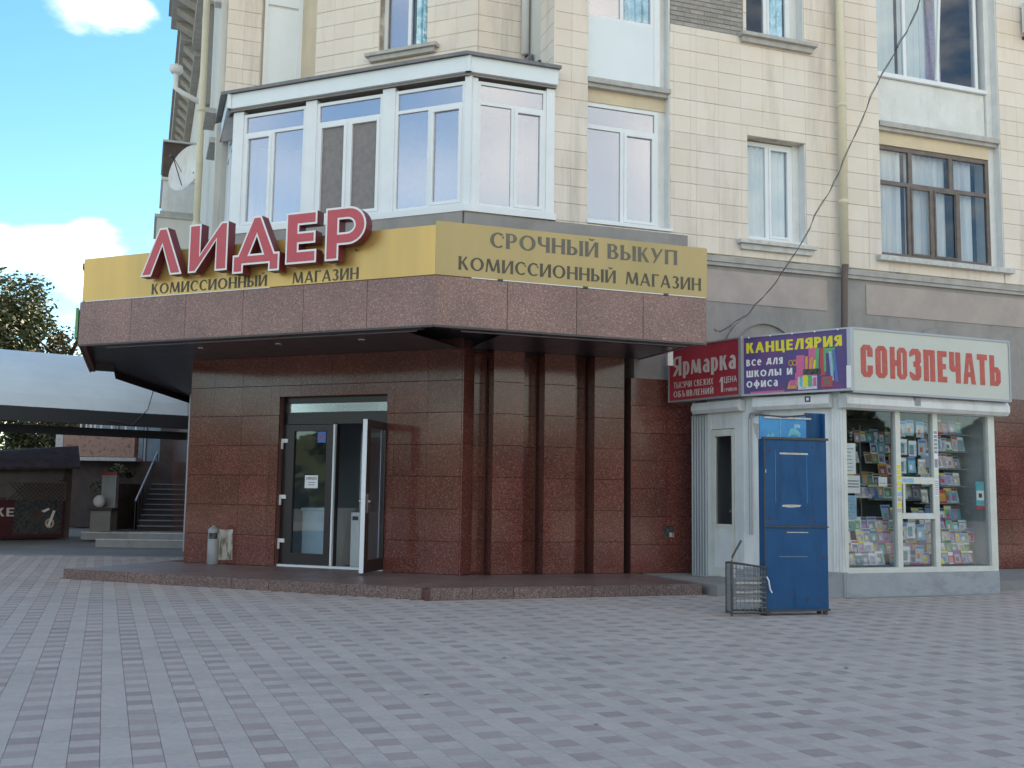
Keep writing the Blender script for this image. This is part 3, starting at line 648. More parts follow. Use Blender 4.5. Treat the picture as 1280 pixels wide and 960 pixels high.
b = MB(); b.box(R, uRc+.06, 2.86, 1.80, 1.975, 3.44, 4.6, 'gjoint'); b.box(L, uLc+.06, 5.24, 1.94, 2.115, 3.44, 4.6, 'gjoint')
b.box(R, 2.86, 2.905, -.1, 1.98, 3.44, 4.72, 'granite_f'); b.build('fascia_core', cn)
n = 4
for i in range(n):
    a0, a1 = uRc + (2.92-uRc)*i/n, uRc + (2.92-uRc)*(i+1)/n
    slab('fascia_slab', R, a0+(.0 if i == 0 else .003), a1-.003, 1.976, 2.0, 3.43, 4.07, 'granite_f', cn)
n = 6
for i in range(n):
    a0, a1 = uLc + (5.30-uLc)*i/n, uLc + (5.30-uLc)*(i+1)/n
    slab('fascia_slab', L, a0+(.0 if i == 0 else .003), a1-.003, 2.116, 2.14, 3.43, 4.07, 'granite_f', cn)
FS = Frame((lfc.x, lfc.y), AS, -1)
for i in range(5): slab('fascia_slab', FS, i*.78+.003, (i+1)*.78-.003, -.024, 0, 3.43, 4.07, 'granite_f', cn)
MB().box(FS, .05, 3.85, -.1, -.026, 3.44, 4.7, 'gjoint').build('side_fascia_core', cn)
box('fascia_edge', R, uRc, 2.915, 1.955, 2.012, 3.405, 3.43, 'darkiron', cn); box('fascia_edge', L, uLc+.0, 5.31, 2.10, 2.152, 3.405, 3.43, 'darkiron', cn)

# --- yellow sign bands (things)
sg = thing('gold_sign_band', 'wide yellow-gold sign band behind the red letters over the entrance', 'sign', L.P(2.2, 2.15, 4.07))
MB().box(L, uLc, 5.26, 2.09, 2.142, 4.078, 4.72, 'gold').build('sign_panel', sg)
text('lettering', 'КОМИССИОННЫЙ', basis(L, 3.95, 2.142, 4.10), 0, 2.0, .155, 'ink', sg, .19, .10, .035, .13, each=True)
text('lettering', 'МАГАЗИН', basis(L, 1.53, 2.142, 4.095), 0, 1.03, .155, 'ink', sg, .19, .10, .035, .13, each=True)
box('bottom_strip', L, 1.9, 5.2, 2.13, 2.150, 4.066, 4.077, 'white', sg)
sg = thing('olive_gold_sign_band', 'dull gold sign with two rows of dark lettering on the right face of the canopy', 'sign', R.P(1.1, 2.0, 4.07))
MB().box(R, uRc, 2.93, 1.95, 2.005, 4.078, 4.775, 'gold2').build('sign_panel', sg)
text('lettering', 'СРОЧНЫЙ ВЫКУП', basis(R, -.26, 2.005, 4.495), 0, 2.72, .205, 'inkfade', sg, .20, .10, .035, .12, each=True)
text('lettering', 'КОМИССИОННЫЙ', basis(R, -.68, 2.005, 4.165), 0, 2.21, .175, 'ink', sg, .19, .10, .035, .12, each=True)
text('lettering', 'МАГАЗИН', basis(R, 1.68, 2.005, 4.165), 0, 1.15, .175, 'ink', sg, .19, .10, .035, .12, each=True)
box('bottom_strip', R, -.5, 2.9, 1.99, 2.012, 4.066, 4.077, 'white', sg)
for u in (-.15, 1.05, 2.25): box('clip', R, u, u+.07, 2.006, 2.02, 4.06, 4.085, 'darkiron', sg)

# --- red box letters
def offset(loop, k):
    n = len(loop); res = []
    for i in range(n):
        p0, p1, p2 = Vector((*loop[i-1], 0)), Vector((*loop[i], 0)), Vector((*loop[(i+1) % n], 0))
        e0, e1 = (p1-p0).normalized(), (p2-p1).normalized(); n0, n1 = Vector((-e0.y, e0.x, 0)), Vector((-e1.y, e1.x, 0))
        q = n0+n1; q = q/max(q.dot(q)/2, .35); res.append((p1.x+q.x*k, p1.y+q.y*k))
    return res
def arcp(cx, cy, rx, ry, a0, a1, n): return [(cx+rx*math.cos(RAD(a0+(a1-a0)*i/n)), cy+ry*math.sin(RAD(a0+(a1-a0)*i/n))) for i in range(n+1)]
LET = {   # counter-clockwise outer loop, clockwise holes, in metres
 'Л': ([[(0,0),(.165,0),(.355,.44),(.52,0),(.70,0),(.425,.66),(.30,.66)]], 3.96),
 'И': ([[(0,0),(.11,0),(.46,.44),(.46,0),(.64,0),(.64,.66),(.54,.66),(.18,.22),(.18,.66),(0,.66)]], 3.12),
 'Д': ([[(0,-.05),(.15,-.05),(.15,.06),(.59,.06),(.59,-.05),(.74,-.05),(.74,.18),(.665,.18),(.43,.70),(.32,.70),(.08,.18),(0,.18)], [(.25,.18),(.375,.46),(.49,.18)]], 2.36),
 'Е': ([[(0,0),(.46,0),(.46,.155),(.18,.155),(.18,.265),(.44,.265),(.44,.405),(.18,.405),(.18,.52),(.46,.52),(.46,.675),(0,.675)]], 1.50),
 'Р': ([[(0,0),(.18,0),(.18,.20)] + arcp(.34, .44, .25, .24, -90, 90, 12) + [(0,.68)], [(.18,.34),(.18,.54)] + arcp(.32, .44, .115, .10, 90, -90, 8)], .88)}
lt = thing('red_box_letters', 'big red three-dimensional letters with white outlines standing above the entrance', 'sign letters', L.P(2.2, 2.3, 4.3))
for ch, (loops, u) in LET.items():
    bs = basis(L, u, 2.20, 4.325 if ch != 'Д' else 4.31)
    loops = [offset(lp, -.013) for lp in loops]
    o = MB().prism(loops, bs, 0.0, .155, 'white', 'redside').build('letter', lt)
    inn = [offset(lp, .028) for lp in loops]
    MB().prism(inn, bs, .156, .161, 'redface').build('letter_face', o)
    for (x, z) in ((.1, .1), (.35, .15)): MB().tube([bs[0]+bs[1]*x+UP*z+bs[3]*.0, bs[0]+bs[1]*x+UP*z-bs[3]*.06], .012, 'darkiron', 6).build('standoff', o)

# --- grey plinth band under bay, upper slab
b = MB(); b.box(L, -.02, 4.55, -.3, .16, 4.68, 5.47, 'greypl'); b.box(R, -.06, 3.66, -.3, .14, 4.68, 5.465, 'greypl'); b.build('plinth_band', B)
# --- R facade lower zone, right of the canopy
b = MB(); b.box(R, 2.80, 24.0, -.5, -.02, 3.15, 5.2, 'greypl'); b.build('grey_wall', B)
for u0, u1 in ((3.1, 6.39), (7.18, 11.4), (11.8, 23.0)): box('pink_panel', R, u0, u1, -.021, -.006, 4.47, 4.99, 'pinkpl', B)
for cu, ra in ((5.15, .80), (8.70, .80)):
    b = MB(); n = 16
    for i in range(n):
        q = [RAD(180*(i+j)/n) for j in (0, 1)]; pts = []
        for d in (-.02, .03):
            for rr in (ra, ra-.16):
                pts += [R.P(cu+rr*math.cos(q[0]), d, 3.52+rr*math.sin(q[0])), R.P(cu+rr*math.cos(q[1]), d, 3.52+rr*math.sin(q[1]))]
        b.hexa([pts[0], pts[1], pts[3], pts[2], pts[4], pts[5], pts[7], pts[6]], 'greypl')
    b.box(R, cu-ra, cu-ra+.16, -.02, .03, 3.16, 3.52, 'greypl'); b.box(R, cu+ra-.16, cu+ra, -.02, .03, 3.16, 3.52, 'greypl'); b.build('blind_arch', B)
b = MB(); b.box(R, 3.67, 24.0, -.1, .03, 5.06, 5.12, 'cornice'); b.box(R, 3.67, 24.0, -.1, .055, 5.121, 5.21, 'cornice'); b.build('string_course', B)

# --- upper walls
OP = [(1.97, 3.42, 5.56, 14.0), (4.86, 6.0, 5.58, 7.32), (4.86, 6.0, 9.08, 10.9), (7.52, 10.22, 5.5, 14.0), (4.86, 6.0, 12.6, 14.0)] + [(u_, u_+1.14, z0_, z1_) for u_ in (12.3, 15.6, 19.0) for z0_, z1_ in ((5.58, 7.32), (9.08, 10.9), (12.6, 14.0))]
T0 = -.03
wallbox('upper_wall', R, 1.40, 24.0, 5.2, HT, -.55, T0, 'tile_joint', OP)
BRK = (3.43, 4.80, 9.02, 12.2)
titems = []
for r in grid(1.39, 3.9, 5.25, HT-.3, .30, .28, OP+[BRK]): titems.append((R, r[0], r[1], T0, random.choice((0, .001, .0025)), r[2], r[3], 'tile'))
for r in grid(3.9, 23.6, 5.25, HT-.3, .42, .28, OP+[BRK]): titems.append((R, r[0], r[1], T0, random.choice((0, .001, .0025)), r[2], r[3], 'tile'))
FRr = Frame(R.P(1.39, 0, 0), AS, -1)     # the return beside the recess, facing left
MB().box(FRr, 0.03, .60, -.3, -.03, 5.3, HT, 'tile_joint').build('return_wall', B)
for r in grid(.0, .60, 7.6, HT-.3, .30, .28): titems.append((FRr, r[0], r[1], -.03, 0, r[2], r[3], 'tile'))
MB().box(FRr, .60, 1.3, -.3, -.04, 5.3, HT, 'pale').build('pale_return_panel', B)
FRc = Frame(R.P(.54, -1.3, 0), AR, 1)    # recessed strip
MB().box(FRc, 0.0, .85, -.5, -.03, 5.3, HT, 'tile_joint').build('recessed_wall', B)
for r in grid(0, .85, 7.6, HT-.3, .42, .28): titems.append((FRc, r[0], r[1], -.03, 0, r[2], r[3], 'tile'))
LW = [(2.13, 3.0-.28, 8.95, 10.9)]
LW = [(1.42, 2.36, 8.9, 10.8), (1.42, 2.36, 12.4, 13.9)]
FLc = Frame(L.P(0, -1.3, 0), AL, -1)
uc = .47
b = MB(); rs = [(uc, 3.65, 5.3, HT)]
for h in LW: rs = cut(rs, h)
for r in rs: b.box(FLc, r[0], r[1], -.4, -.03, r[2], r[3], 'tile_joint')
b.build('chamfer_wall', B)
for r in grid(uc, 3.65, 7.6, HT-.3, .40, .28, LW): titems.append((FLc, r[0], r[1], -.03, random.choice((0, .001, .002)), r[2], r[3], 'tile'))
# left return (faces the camera) and the narrow orange strip
FT = Frame((Q.x, Q.y), AR, 1)
MB().box(FT, .0, .62, -.3, -.03, 5.3, HT, 'tile_joint').build('left_return_wall', B)
for r in grid(.0, .60, 7.6, HT-.3, .30, .28): titems.append((FT, r[0], r[1], -.03, 0, r[2], r[3], 'tile'))
lay(titems, 'facade_tile', 'facade_tiling', B)
MB().box(FT, .60, 1.40, -.3, -.14, 5.3, HT, 'pale').build('infill_wall', B)
for z0, z1 in ((5.6, 8.05), (8.08, 8.42), (8.46, 10.3), (10.35, 10.9), (11.0, 12.6), (12.65, 14.2)): box('infill_panel', FT, .72, 1.28, -.139, -.12, z0, z1, 'upvcp', B)
b = MB(); b.box(FT, .66, .72, -.139, -.09, 5.6, 14.2, 'upvc'); b.box(FT, 1.28, 1.36, -.139, -.09, 5.6, 14.2, 'upvc'); b.build('infill_frame', B)
b = MB(); ai = FT.P(1.36, -.1, 0)
b.hexa([ai+Vector((0,0,5.3)), Lb+Vector((0,0,5.3)), Lb+D(AL)*-.25+Vector((0,.3,5.3)), ai+Vector((.3,.3,5.3)), ai+UP*HT, Lb+UP*HT, Lb+D(AL)*-.25+Vector((0,.3,HT)), ai+Vector((.3,.3,HT))], 'cream'); b.build('reveal_strip', B)
# core so that nothing is see-through
core = [R.P(1.5, -.56, 0), R.P(24.0, -.56, 0), R.P(24.0, -9, 0), S.P(30, -9, 0), S.P(30, -.4, 0), S.P(.6, -.4, 0), S.P(.8, -2.4, 0), L.P(3.0, -2.6, 0), L.P(1.2, -2.4, 0), R.P(1.5, -2.2, 0)]
MB().prism([[(p.x, p.y) for p in core]], BW, 5.3, HT, 'innerd').build('inner_core', B) if False else None
b = MB()
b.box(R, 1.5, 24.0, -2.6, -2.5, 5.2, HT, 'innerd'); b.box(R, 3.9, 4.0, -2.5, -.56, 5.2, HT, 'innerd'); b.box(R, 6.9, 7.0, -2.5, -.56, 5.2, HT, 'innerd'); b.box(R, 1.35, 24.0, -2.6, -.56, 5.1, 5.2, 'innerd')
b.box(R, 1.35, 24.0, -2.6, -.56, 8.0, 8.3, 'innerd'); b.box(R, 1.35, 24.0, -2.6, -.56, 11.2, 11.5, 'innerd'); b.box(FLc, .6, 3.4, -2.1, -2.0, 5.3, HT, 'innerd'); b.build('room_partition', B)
MB().box(S, .02, 32, -.6, 0, 4.9, HT, 'pale').build('side_wall', B)
MB().box(R, 23.4, 24.0, -9, -.56, 0, HT, 'cream').build('far_side_wall', B);  # unseen end of the right wing, lengthened so its shadow covers the plaza
bk = [S.P(32, -.1, 0), S.P(32, -9, 0), R.P(24.0, -9, 0), R.P(24.0, -2.6, 0), R.P(2.2, -2.6, 0), S.P(1.2, -2.6, 0), S.P(1.0, -.1, 0)]
MB().prism([[(p.x, p.y) for p in (R.P(1.2,-2.3,0), R.P(24.1,-.1,0), R.P(24.1,-9.3,0), S.P(32,-9,0), S.P(32,-.1,0), S.P(.1,-.1,0), FLc.P(3.5,-.2,0), FLc.P(.7,-.2,0), FRc.P(.85,-.2,0), R.P(1.5,-.1,0))][1:]], BW, HT, HT+.2, 'roofsheet').build('flat_roof', B)

# --- windows helper
def win(name, F, u0, u1, z0, z1, d, mat_, cols, transom=None, gl='glass', inner=None, fw_=.055, depth=.06, sash=(), th=.04):
    """frame at depth d; cols: mullion u positions; inner: list of (u0,u1,mat,dist) hangings"""
    o = bpy.data.objects.new(name, None); COL.objects.link(o); o.parent = B; o.location = F.P((u0+u1)/2, d, z0) - world_loc(B)
    b = MB(); b.box(F, u0, u1, d-depth, d, z0, z0+fw_, mat_); b.box(F, u0, u1, d-depth, d, z1-fw_, z1, mat_)
    b.box(F, u0, u0+fw_, d-depth, d, z0+fw_, z1-fw_, mat_); b.box(F, u1-fw_, u1, d-depth, d, z0+fw_, z1-fw_, mat_)
    top = z1-fw_
    if transom: b.box(F, u0+fw_, u1-fw_, d-depth, d-.002, transom, transom+fw_, mat_); top = transom
    for c in cols: b.box(F, c-fw_/2, c+fw_/2, d-depth, d-.002, z0+fw_, top, mat_)
    b.build('frame', o)
    edges = [u0+fw_] + [x for c in cols for x in (c-fw_/2, c+fw_/2)] + [u1-fw_]
    for i in range(0, len(edges), 2):
        e0, e1 = edges[i], edges[i+1]; k = i//2
        if k in sash:
            sb = MB(); t_ = th
            sb.box(F, e0, e0+t_, d-.03, d+.014, z0+fw_, top, mat_); sb.box(F, e1-t_, e1, d-.03, d+.014, z0+fw_, top, mat_)
            sb.box(F, e0+t_, e1-t_, d-.03, d+.014, z0+fw_, z0+fw_+t_, mat_); sb.box(F, e0+t_, e1-t_, d-.03, d+.014, top-t_, top, mat_); sb.build('sash', o)
            box('pane', F, e0+t_, e1-t_, d-.034, d-.026, z0+fw_+t_, top-t_, gl if not isinstance(gl, dict) else gl.get(k, 'glass'), o)
        else: box('pane', F, e0, e1, d-.034, d-.026, z0+fw_, top, gl if not isinstance(gl, dict) else gl.get(k, 'glass'), o)
    if transom: box('pane', F, u0+fw_, u1-fw_, d-.034, d-.026, transom+fw_, z1-fw_, 'glass' if isinstance(gl, dict) else gl, o)
    for (a, c, mm, dist) in (inner or []):
        cb = MB(); n = max(4, int((c-a)/.06)); pts = [F.P(a+(c-a)*i/n, d-dist+(.02 if i % 2 else -.02), 0) for i in range(n+1)]
        for i in range(n): cb.poly([pts[i]+UP*(z0+.02), pts[i+1]+UP*(z0+.02), pts[i+1]+UP*(z1-.04), pts[i]+UP*(z1-.04)], mm)
        cb.build('curtain', o)
    return o
# --- bay (enclosed loggia)
BD = .10
for u0, u1, cols, gl, sash in ((2.84, 4.06, [3.47], 'glass', (1,)), (1.42, 2.63, [2.04], {0: 'net', 1: 'net'}, (0, 1)), (.0, 1.20, [.60], 'glass', (0,))):
    win('bay_window', L, u0, u1, 5.58, 7.50, BD-.02, 'upvc', cols, 7.13, gl, None, .05, .07, sash, .05)
win('bay_window', R, .13, 1.24, 5.58, 7.52, BD-.02, 'upvc', [.70], 7.16, 'glass', None, .05, .07, (1,), .05)
FB = Frame(L.P(4.26, BD, 0), AS, -1)
win('bay_window', FB, .12, 1.42, 5.58, 7.50, -.02, 'upvc', [.77], 7.13, 'glass', None, .05, .07, (1,), .05)
for u0, u1 in ((4.06, 4.26), (2.63, 2.84), (1.20, 1.42)): box('bay_post', L, u0, u1, -.03, BD, 5.56, 7.56, 'upvc', B)
box('bay_post', R, 1.24, 1.375, -.03, BD, 5.56, 7.56, 'upvc', B); box('bay_post', FB, .0, .12, -.1, 0, 5.56, 7.56, 'upvc', B)
b = MB(); b.box(L, -.11, .0, -.03, BD, 5.56, 7.56, 'upvc'); b.box(R, .0, .13, -.03, BD-.001, 5.56, 7.56, 'upvc')
b.build('bay_corner_post', B)
bp_ = [meet(R, .17, L, .17), R.P(1.39, .17, 0), R.P(1.39, -1.3, 0), FLc.P(.47, -.02, 0), FLc.P(3.62, -.02, 0), FT.P(1.3, -.1, 0), FT.P(-.05, -.02, 0), L.P(4.33, .17, 0)]
MB().prism([[(p.x, p.y) for p in bp_]], BW, 5.475, 5.575, 'upvc').build('bay_sill', B)
bp2 = [meet(R, .14, L, .14), R.P(1.385, .14, 0), R.P(1.385, -1.3, 0), FLc.P(.47, -.02, 0), FLc.P(3.62, -.02, 0), FT.P(1.3, -.1, 0), FT.P(-.05, -.02, 0), L.P(4.30, .14, 0)]
MB().prism([[(p.x, p.y) for p in bp2]], BW, 7.56, 7.60, 'greypl').build('bay_ceiling', B)
b = MB(); b.box(L, -.13, 4.33, .12, .20, 7.60, 7.84, 'upvcp'); b.box(R, -.09, 1.39, .12, .198, 7.60, 7.84, 'upvcp'); b.box(FB, -.1, 1.3, .06, .12, 7.60, 7.84, 'upvcp'); b.build('bay_fascia', B)
rf = [meet(R, .26, L, .26), R.P(1.42, .26, 0), R.P(1.42, -1.2, 0), FLc.P(.47, .06, 0), FLc.P(3.66, .06, 0), FT.P(.0, .05, 0), FT.P(-.14, -.05, 0), L.P(4.42, .26, 0)]
b = MB(); zz = [7.84, 7.84, 8.0, 8.05, 8.05, 8.0, 7.9, 7.84]
c0 = sum(rf, Vector())/8
for i in range(8):
    p, q = rf[i], rf[(i+1) % 8]; a_, c_ = zz[i], zz[(i+1) % 8]
    b.poly([p+UP*a_, q+UP*c_, c0+UP*8.02], 'roofsheet'); b.poly([p+UP*a_, q+UP*c_, q+UP*(c_+.05), p+UP*(a_+.05)], 'roofsheet'); b.poly([p+UP*(a_+.05), q+UP*(c_+.05), c0+UP*8.12], 'roofsheet')
b.build('bay_roof', B)
# left end flashing
MB().prism([[(0,0),(.32,.0),(.42,.45),(.12,.42)]], (L.P(4.62, -.05, 7.15), -L.d, UP, L.n), 0, .02, 'roofsheet').build('end_flashing', B)
# window over the bay
win('recess_window', FLc, 1.42, 2.36, 8.9, 10.8, -.18, 'upvc', [1.86], None, {0: 'glass2', 1: 'glass'}, [(1.46, 1.84, 'foil', .12)], .06, .06)
b = MB(); b.box(FLc, 1.18, 2.56, -.1, .14, 8.78, 8.84, 'sill'); b.box(FLc, 1.24, 2.50, -.1, .09, 8.70, 8.78, 'sill'); b.build('window_sill', B)

# --- windows of the right facade
win('loggia_window', R, 1.97, 3.28, 5.585, 7.55, -.15, 'upvc', [2.64], 7.12, 'glass', None, .065, .06, (1,), .045)
MB().box(R, 3.28, 3.402, -.4, -.15, 5.56, 14, 'whitepl').build('loggia_side', B)
for u_, z0_, z1_ in ((3.419, 5.58, 14), (5.999, 5.60, 7.315), (5.999, 9.085, 10.895), (10.219, 5.52, 14)): box('reveal_edge', R, u_-.016, u_, -.5, -.012, z0_, z1_, 'whitepl', B)
b = MB(); b.box(R, 1.965, 3.46, -.15, .03, 5.535, 5.575, 'upvc'); b.build('window_sill', B)
for zb in (0, 3.42):
    box('slab_band', R, 1.97, 3.42, -.4, -.13, 7.55+zb, 7.76+zb, 'cream', B)
    b = MB(); b.box(R, 1.97, 3.43, -.3, .02, 7.82+zb, 7.90+zb, 'sill'); b.box(R, 1.97, 3.40, -.3, -.03, 7.76+zb, 7.82+zb, 'sill'); b.build('slab_ledge', B)
    box('parapet_panel', R, 1.975, 3.18, -.2, -.10, 7.91+zb, 8.93+zb, 'upvcp', B)
    box('parapet_frame', R, 3.18, 3.28, -.2, -.085, 7.91+zb, 9.0+zb+1.9, 'upvc', B)
    win('loggia_window', R, 1.97, 3.18, 8.93+zb, 10.9+zb*.9, -.10, 'upvc', [2.60], None, {0: 'glass', 1: 'glass2'}, [(2.66, 3.12, 'foil', .1)], .06, .06)
# narrow windows
for z0, z1 in ((5.58, 7.32), (9.08, 10.9)):
    hang = [(4.92, 5.9, 'upvcp', .06)] if z0 < 6 else [(5.4, 5.86, 'foil', .07)]
    win('narrow_window', R, 4.87, 5.86, z0+.02, z1-.02, -.2, 'upvc', [5.36], None, 'glass2', hang, .07, .06, (1,), .035)
    b = MB(); b.box(R, 5.86, 5.982, -.26, -.19, z0, z1, 'whitepl'); b.build('window_reveal', B)
b = MB(); b.box(R, 4.64, 6.12, -.1, .13, 5.46, 5.52, 'sillw'); b.box(R, 4.69, 6.06, -.1, .07, 5.37, 5.459, 'sillw'); b.box(R, 4.87, 5.98, -.2, .0, 5.521, 5.59, 'upvc'); b.build('window_sill', B)
b = MB(); b.box(R, 4.70, 6.18, -.1, .15, 9.0, 9.06, 'sill'); b.box(R, 4.74, 6.12, -.1, .08, 8.91, 8.999, 'sill'); b.build('window_sill', B)
for u_ in (12.3, 15.6, 19.0):
    for z0, z1 in ((5.58, 7.32), (9.08, 10.9), (12.6, 14.0)):
        win('narrow_window', R, u_+.01, u_+1.0, z0+.02, z1-.02, -.2, 'upvc', [u_+.5], None, 'glass2', [(u_+.08, u_+.45, 'curtain', .12)], .07, .06, (1,), .035)
        box('window_reveal', R, u_+1.0, u_+1.125, -.26, -.19, z0, z1, 'whitepl', B); box('window_sill', R, u_-.16, u_+1.3, -.1, .13, z0-.1, z0-.02, 'sill', B); box('reveal_edge', R, u_+1.124, u_+1.139, -.5, -.012, z0+.002, z1-.002, 'whitepl', B)
# bricks on the patch where tiles fell off
bi = []
for r in grid(3.44, 4.80, 9.02, 10.3, .25, .078, [], .5, .02): bi.append((R, r[0], r[1], T0, T0+.012+random.choice((0, .003)), r[2], r[3], 'brick'))
bw = MB(); bw.box(R, 3.44, 4.80, T0-.002, T0+.001, 9.02, 12.2, 'greypl'); bwo = bw.build('bare_brick_patch', B)
lay(bi, 'brick', 'brickwork', bwo)
# big windows in the right bay strip
wn = win('brown_window', R, 7.54, 10.06, 5.56, 7.56, -.15, 'brownwood', [8.26, 8.77, 9.35], 6.86, 'glass2', [(7.6, 8.15, 'curtain', .12), (8.3, 9.2, 'curtain', .16), (9.4, 9.75, 'curtain', .14)], .07, .06, (1, 2), .03)
for c in (8.30, 9.20): box('upper_mullion', R, c-.04, c+.04, -.21, -.152, 6.93, 7.49, 'brownwood', wn)
MB().box(R, 7.52, 7.54, -.4, -.03, 5.5, 14, 'whitepl').build('left_reveal', B)
MB().box(R, 10.07, 10.202, -.5, -.155, 5.5, 14, 'whitepl').build('right_reveal', B)
b = MB(); b.box(R, 7.40, 10.34, -.15, .12, 5.42, 5.51, 'sillw'); b.build('window_sill', B)
for zb in (0, 3.42):
    box('slab_band', R, 7.55, 10.06, -.5, -.13, 7.57+zb, 7.80+zb, 'cream', B)
    b = MB(); b.box(R, 7.55, 10.22, -.4, .0, 7.86+zb, 7.95+zb, 'sill'); b.box(R, 7.55, 10.18, -.4, -.05, 7.80+zb, 7.86+zb, 'sill'); b.build('slab_ledge', B)
    box('parapet_wall', R, 7.55, 10.06, -.5, -.20, 7.95+zb, 8.82+zb, 'whitepl', B)
win('white_window', R, 7.55, 9.98, 8.90, 10.95, -.24, 'upvc', [8.32, 9.06], None, 'glass2', [(7.6, 8.28, 'upvcp', .25), (8.36, 9.0, 'upvcp', .22), (9.1, 9.55, 'lilac', .5)], .065, .06)
b = MB(); b.box(R, 7.55, 10.10, -.24, -.13, 8.83, 8.895, 'upvc'); b.build('window_sill', B)
o = MB(); tl = [R.P(8.97, -.23, 8.97), R.P(9.02, -.23, 8.97), R.P(8.99, -.05, 10.9), R.P(8.94, -.05, 10.9)]
o.hexa([tl[0], tl[1], tl[1]+R.n*.04, tl[0]+R.n*.04, tl[3], tl[2], tl[2]+R.n*.04, tl[3]+R.n*.04], 'upvc'); o.build('tilted_sash', B)

# --- side facade: cornice, brackets, projections
b = MB(); b.box(S, -.6, 11.5, 0, .90, HT-.02, HT+.35, 'cornice'); b.box(S, -.6, 11.5, 0, .98, HT+.35, HT+.5, 'cornice'); b.box(S, 11.5, 34, 0, .62, HT-.3, HT+.3, 'cornice'); b.box(S, 11.5, 34, 0, .70, HT+.3, HT+.42, 'cornice')
b.box(S, -.6, 11.5, 0, .30, HT-.55, HT-.02, 'cornice'); b.box(S, 11.5, 34, 0, .22, HT-.7, HT-.3, 'cornice'); b.build('cornice', B)
for i in range(34):
    u = .1 + i*.9; hi_ = HT-.02 if u < 11.5 else HT-.3; dd = .78 if u < 11.5 else .52
    b = MB(); b.hexa([S.P(u, 0, hi_-.34), S.P(u+.42, 0, hi_-.34), S.P(u+.42, .15, hi_-.34), S.P(u, .15, hi_-.34), S.P(u, 0, hi_-.002), S.P(u+.42, 0, hi_-.002), S.P(u+.42, dd, hi_-.002), S.P(u, dd, hi_-.002)], 'cornice'); b.build('cornice_bracket', B)
b = MB(); b.box(R, 1.2, 24.1, 0, .5, HT-.02, HT+.3, 'cornice'); b.build('front_cornice', B)
for u0, u1, z0, z1, d1, m in ((2.2, 2.5, 11.2, 12.6, .14, 'pale'), (5.2, 6.6, 12.6, 12.75, .22, 'pale'), (5.4, 6.4, 10.2, 12.6, .10, 'greypl'), (.5, 1.6, 11.1, 11.2, .22, 'sill'), (.5, 1.6, 7.7, 7.8, .20, 'sill'), (2.3, 3.4, 8.9, 9.0, .22, 'sill'), (2.3, 3.4, 6.2, 6.3, .2, 'sill'), (.2, .5, 5, 12.5, .1, 'pale')): box('wall_moulding', S, u0, u1, 0, d1, z0, z1, m, B)
def balcony(u0, u1, z0, z1, d1, m, lip, nm='balcony'):
    b = MB(); b.box(S, u0, u1, 0, d1, z0, z1, m); b.box(S, u0-.05, u1+.05, 0, d1+.06, z1, z1+.08, lip); b.box(S, u0-.04, u1+.04, 0, d1+.05, z0-.14, z0, 'sill'); return b.build(nm, B)
balcony(9.0, 11.5, 7.55, 8.32, 1.02, 'pale', 'sill'); balcony(10.0, 13.0, 8.75, 9.6, .90, 'whitepl', 'pale')
b = MB(); b.box(S, 12.2, 15.5, 0, .92, 10.35, 11.35, 'darkwall'); b.box(S, 12.1, 15.6, 0, .95, 11.351, 11.41, 'alu'); b.build('balcony_enclosure', B)
b = MB(); b.box(S, 9.4, 11.2, 0, 1.12, 6.2, 7.35, 'darkwall'); b.build('balcony_enclosure', B)
# drainpipes
b = MB(); b.tube([S.P(4.3, .22, 13.9), S.P(4.3, .22, 9.0), S.P(4.3, .22, 4.9)], .075, 'pipe', 12)
for z in (12.2, 9.6, 7.0): b.tube([S.P(4.3, .22, z), S.P(4.3, .22, z+.12)], .09, 'pipe', 12)
b.build('side_drainpipe', B, True)
b = MB(); b.tube([R.P(6.64, .14, 13.9), R.P(6.64, .14, 5.25)], .072, 'pipe', 12)
for z in (12.4, 10.1, 8.0, 6.3): b.tube([R.P(6.64, .14, z), R.P(6.64, .14, z+.07)], .085, 'pipe', 12)
b.build('front_drainpipe', B, True)
b = MB(); b.tube([R.P(6.64, .16, 5.25), R.P(6.62, .15, 5.0), R.P(6.60, .12, 3.0), R.P(6.60, .12, .4)], .058, 'pipeb', 12); b.build('lower_drainpipe', B, True)
b = MB(); b.tube([FRc.P(.80, .10, 13.49), FRc.P(.80, .10, 8.65)], .065, 'pipew', 12); b.build('recess_drainpipe', B, True)
b = MB(); q0 = FRc.P(.55, .02, 8.25); b.hexa([q0, FRc.P(.86, .02, 8.45), FRc.P(.86, .3, 8.40), FRc.P(.5, .45, 8.12), q0+UP*.03, FRc.P(.86, .02, 8.65), FRc.P(.86, .32, 8.58), FRc.P(.5, .46, 8.15)], 'roofsheet'); b.build('rain_chute', B)
b = MB(); b.tube([S.P(9.6, 0, 11.7), S.P(9.6, .55, 11.95), S.P(9.6, .72, 12.05), S.P(9.6, .72, 12.5)], .07, 'pipew', 10); b.lathe(S.P(9.6, .72, 12.45), [(.0, .0), (.13, 0), (.19, .08), (.17, .2), (.05, .26), (0, .26)], 'pipew', 14); b.build('flue_pipe', B, True)
# white bracket post behind the canopy end
MB().box(R, 3.08, 3.17, .5, .56, 3.3, 4.1, 'white').build('white_post', B)
MB().tube([R.P(3.1, .6, 3.62), R.P(3.16, .75, 3.74), R.P(3.28, .8, 3.70), R.P(3.34, .8, 3.62)], .012, 'white', 6).build('cable_hook', B)

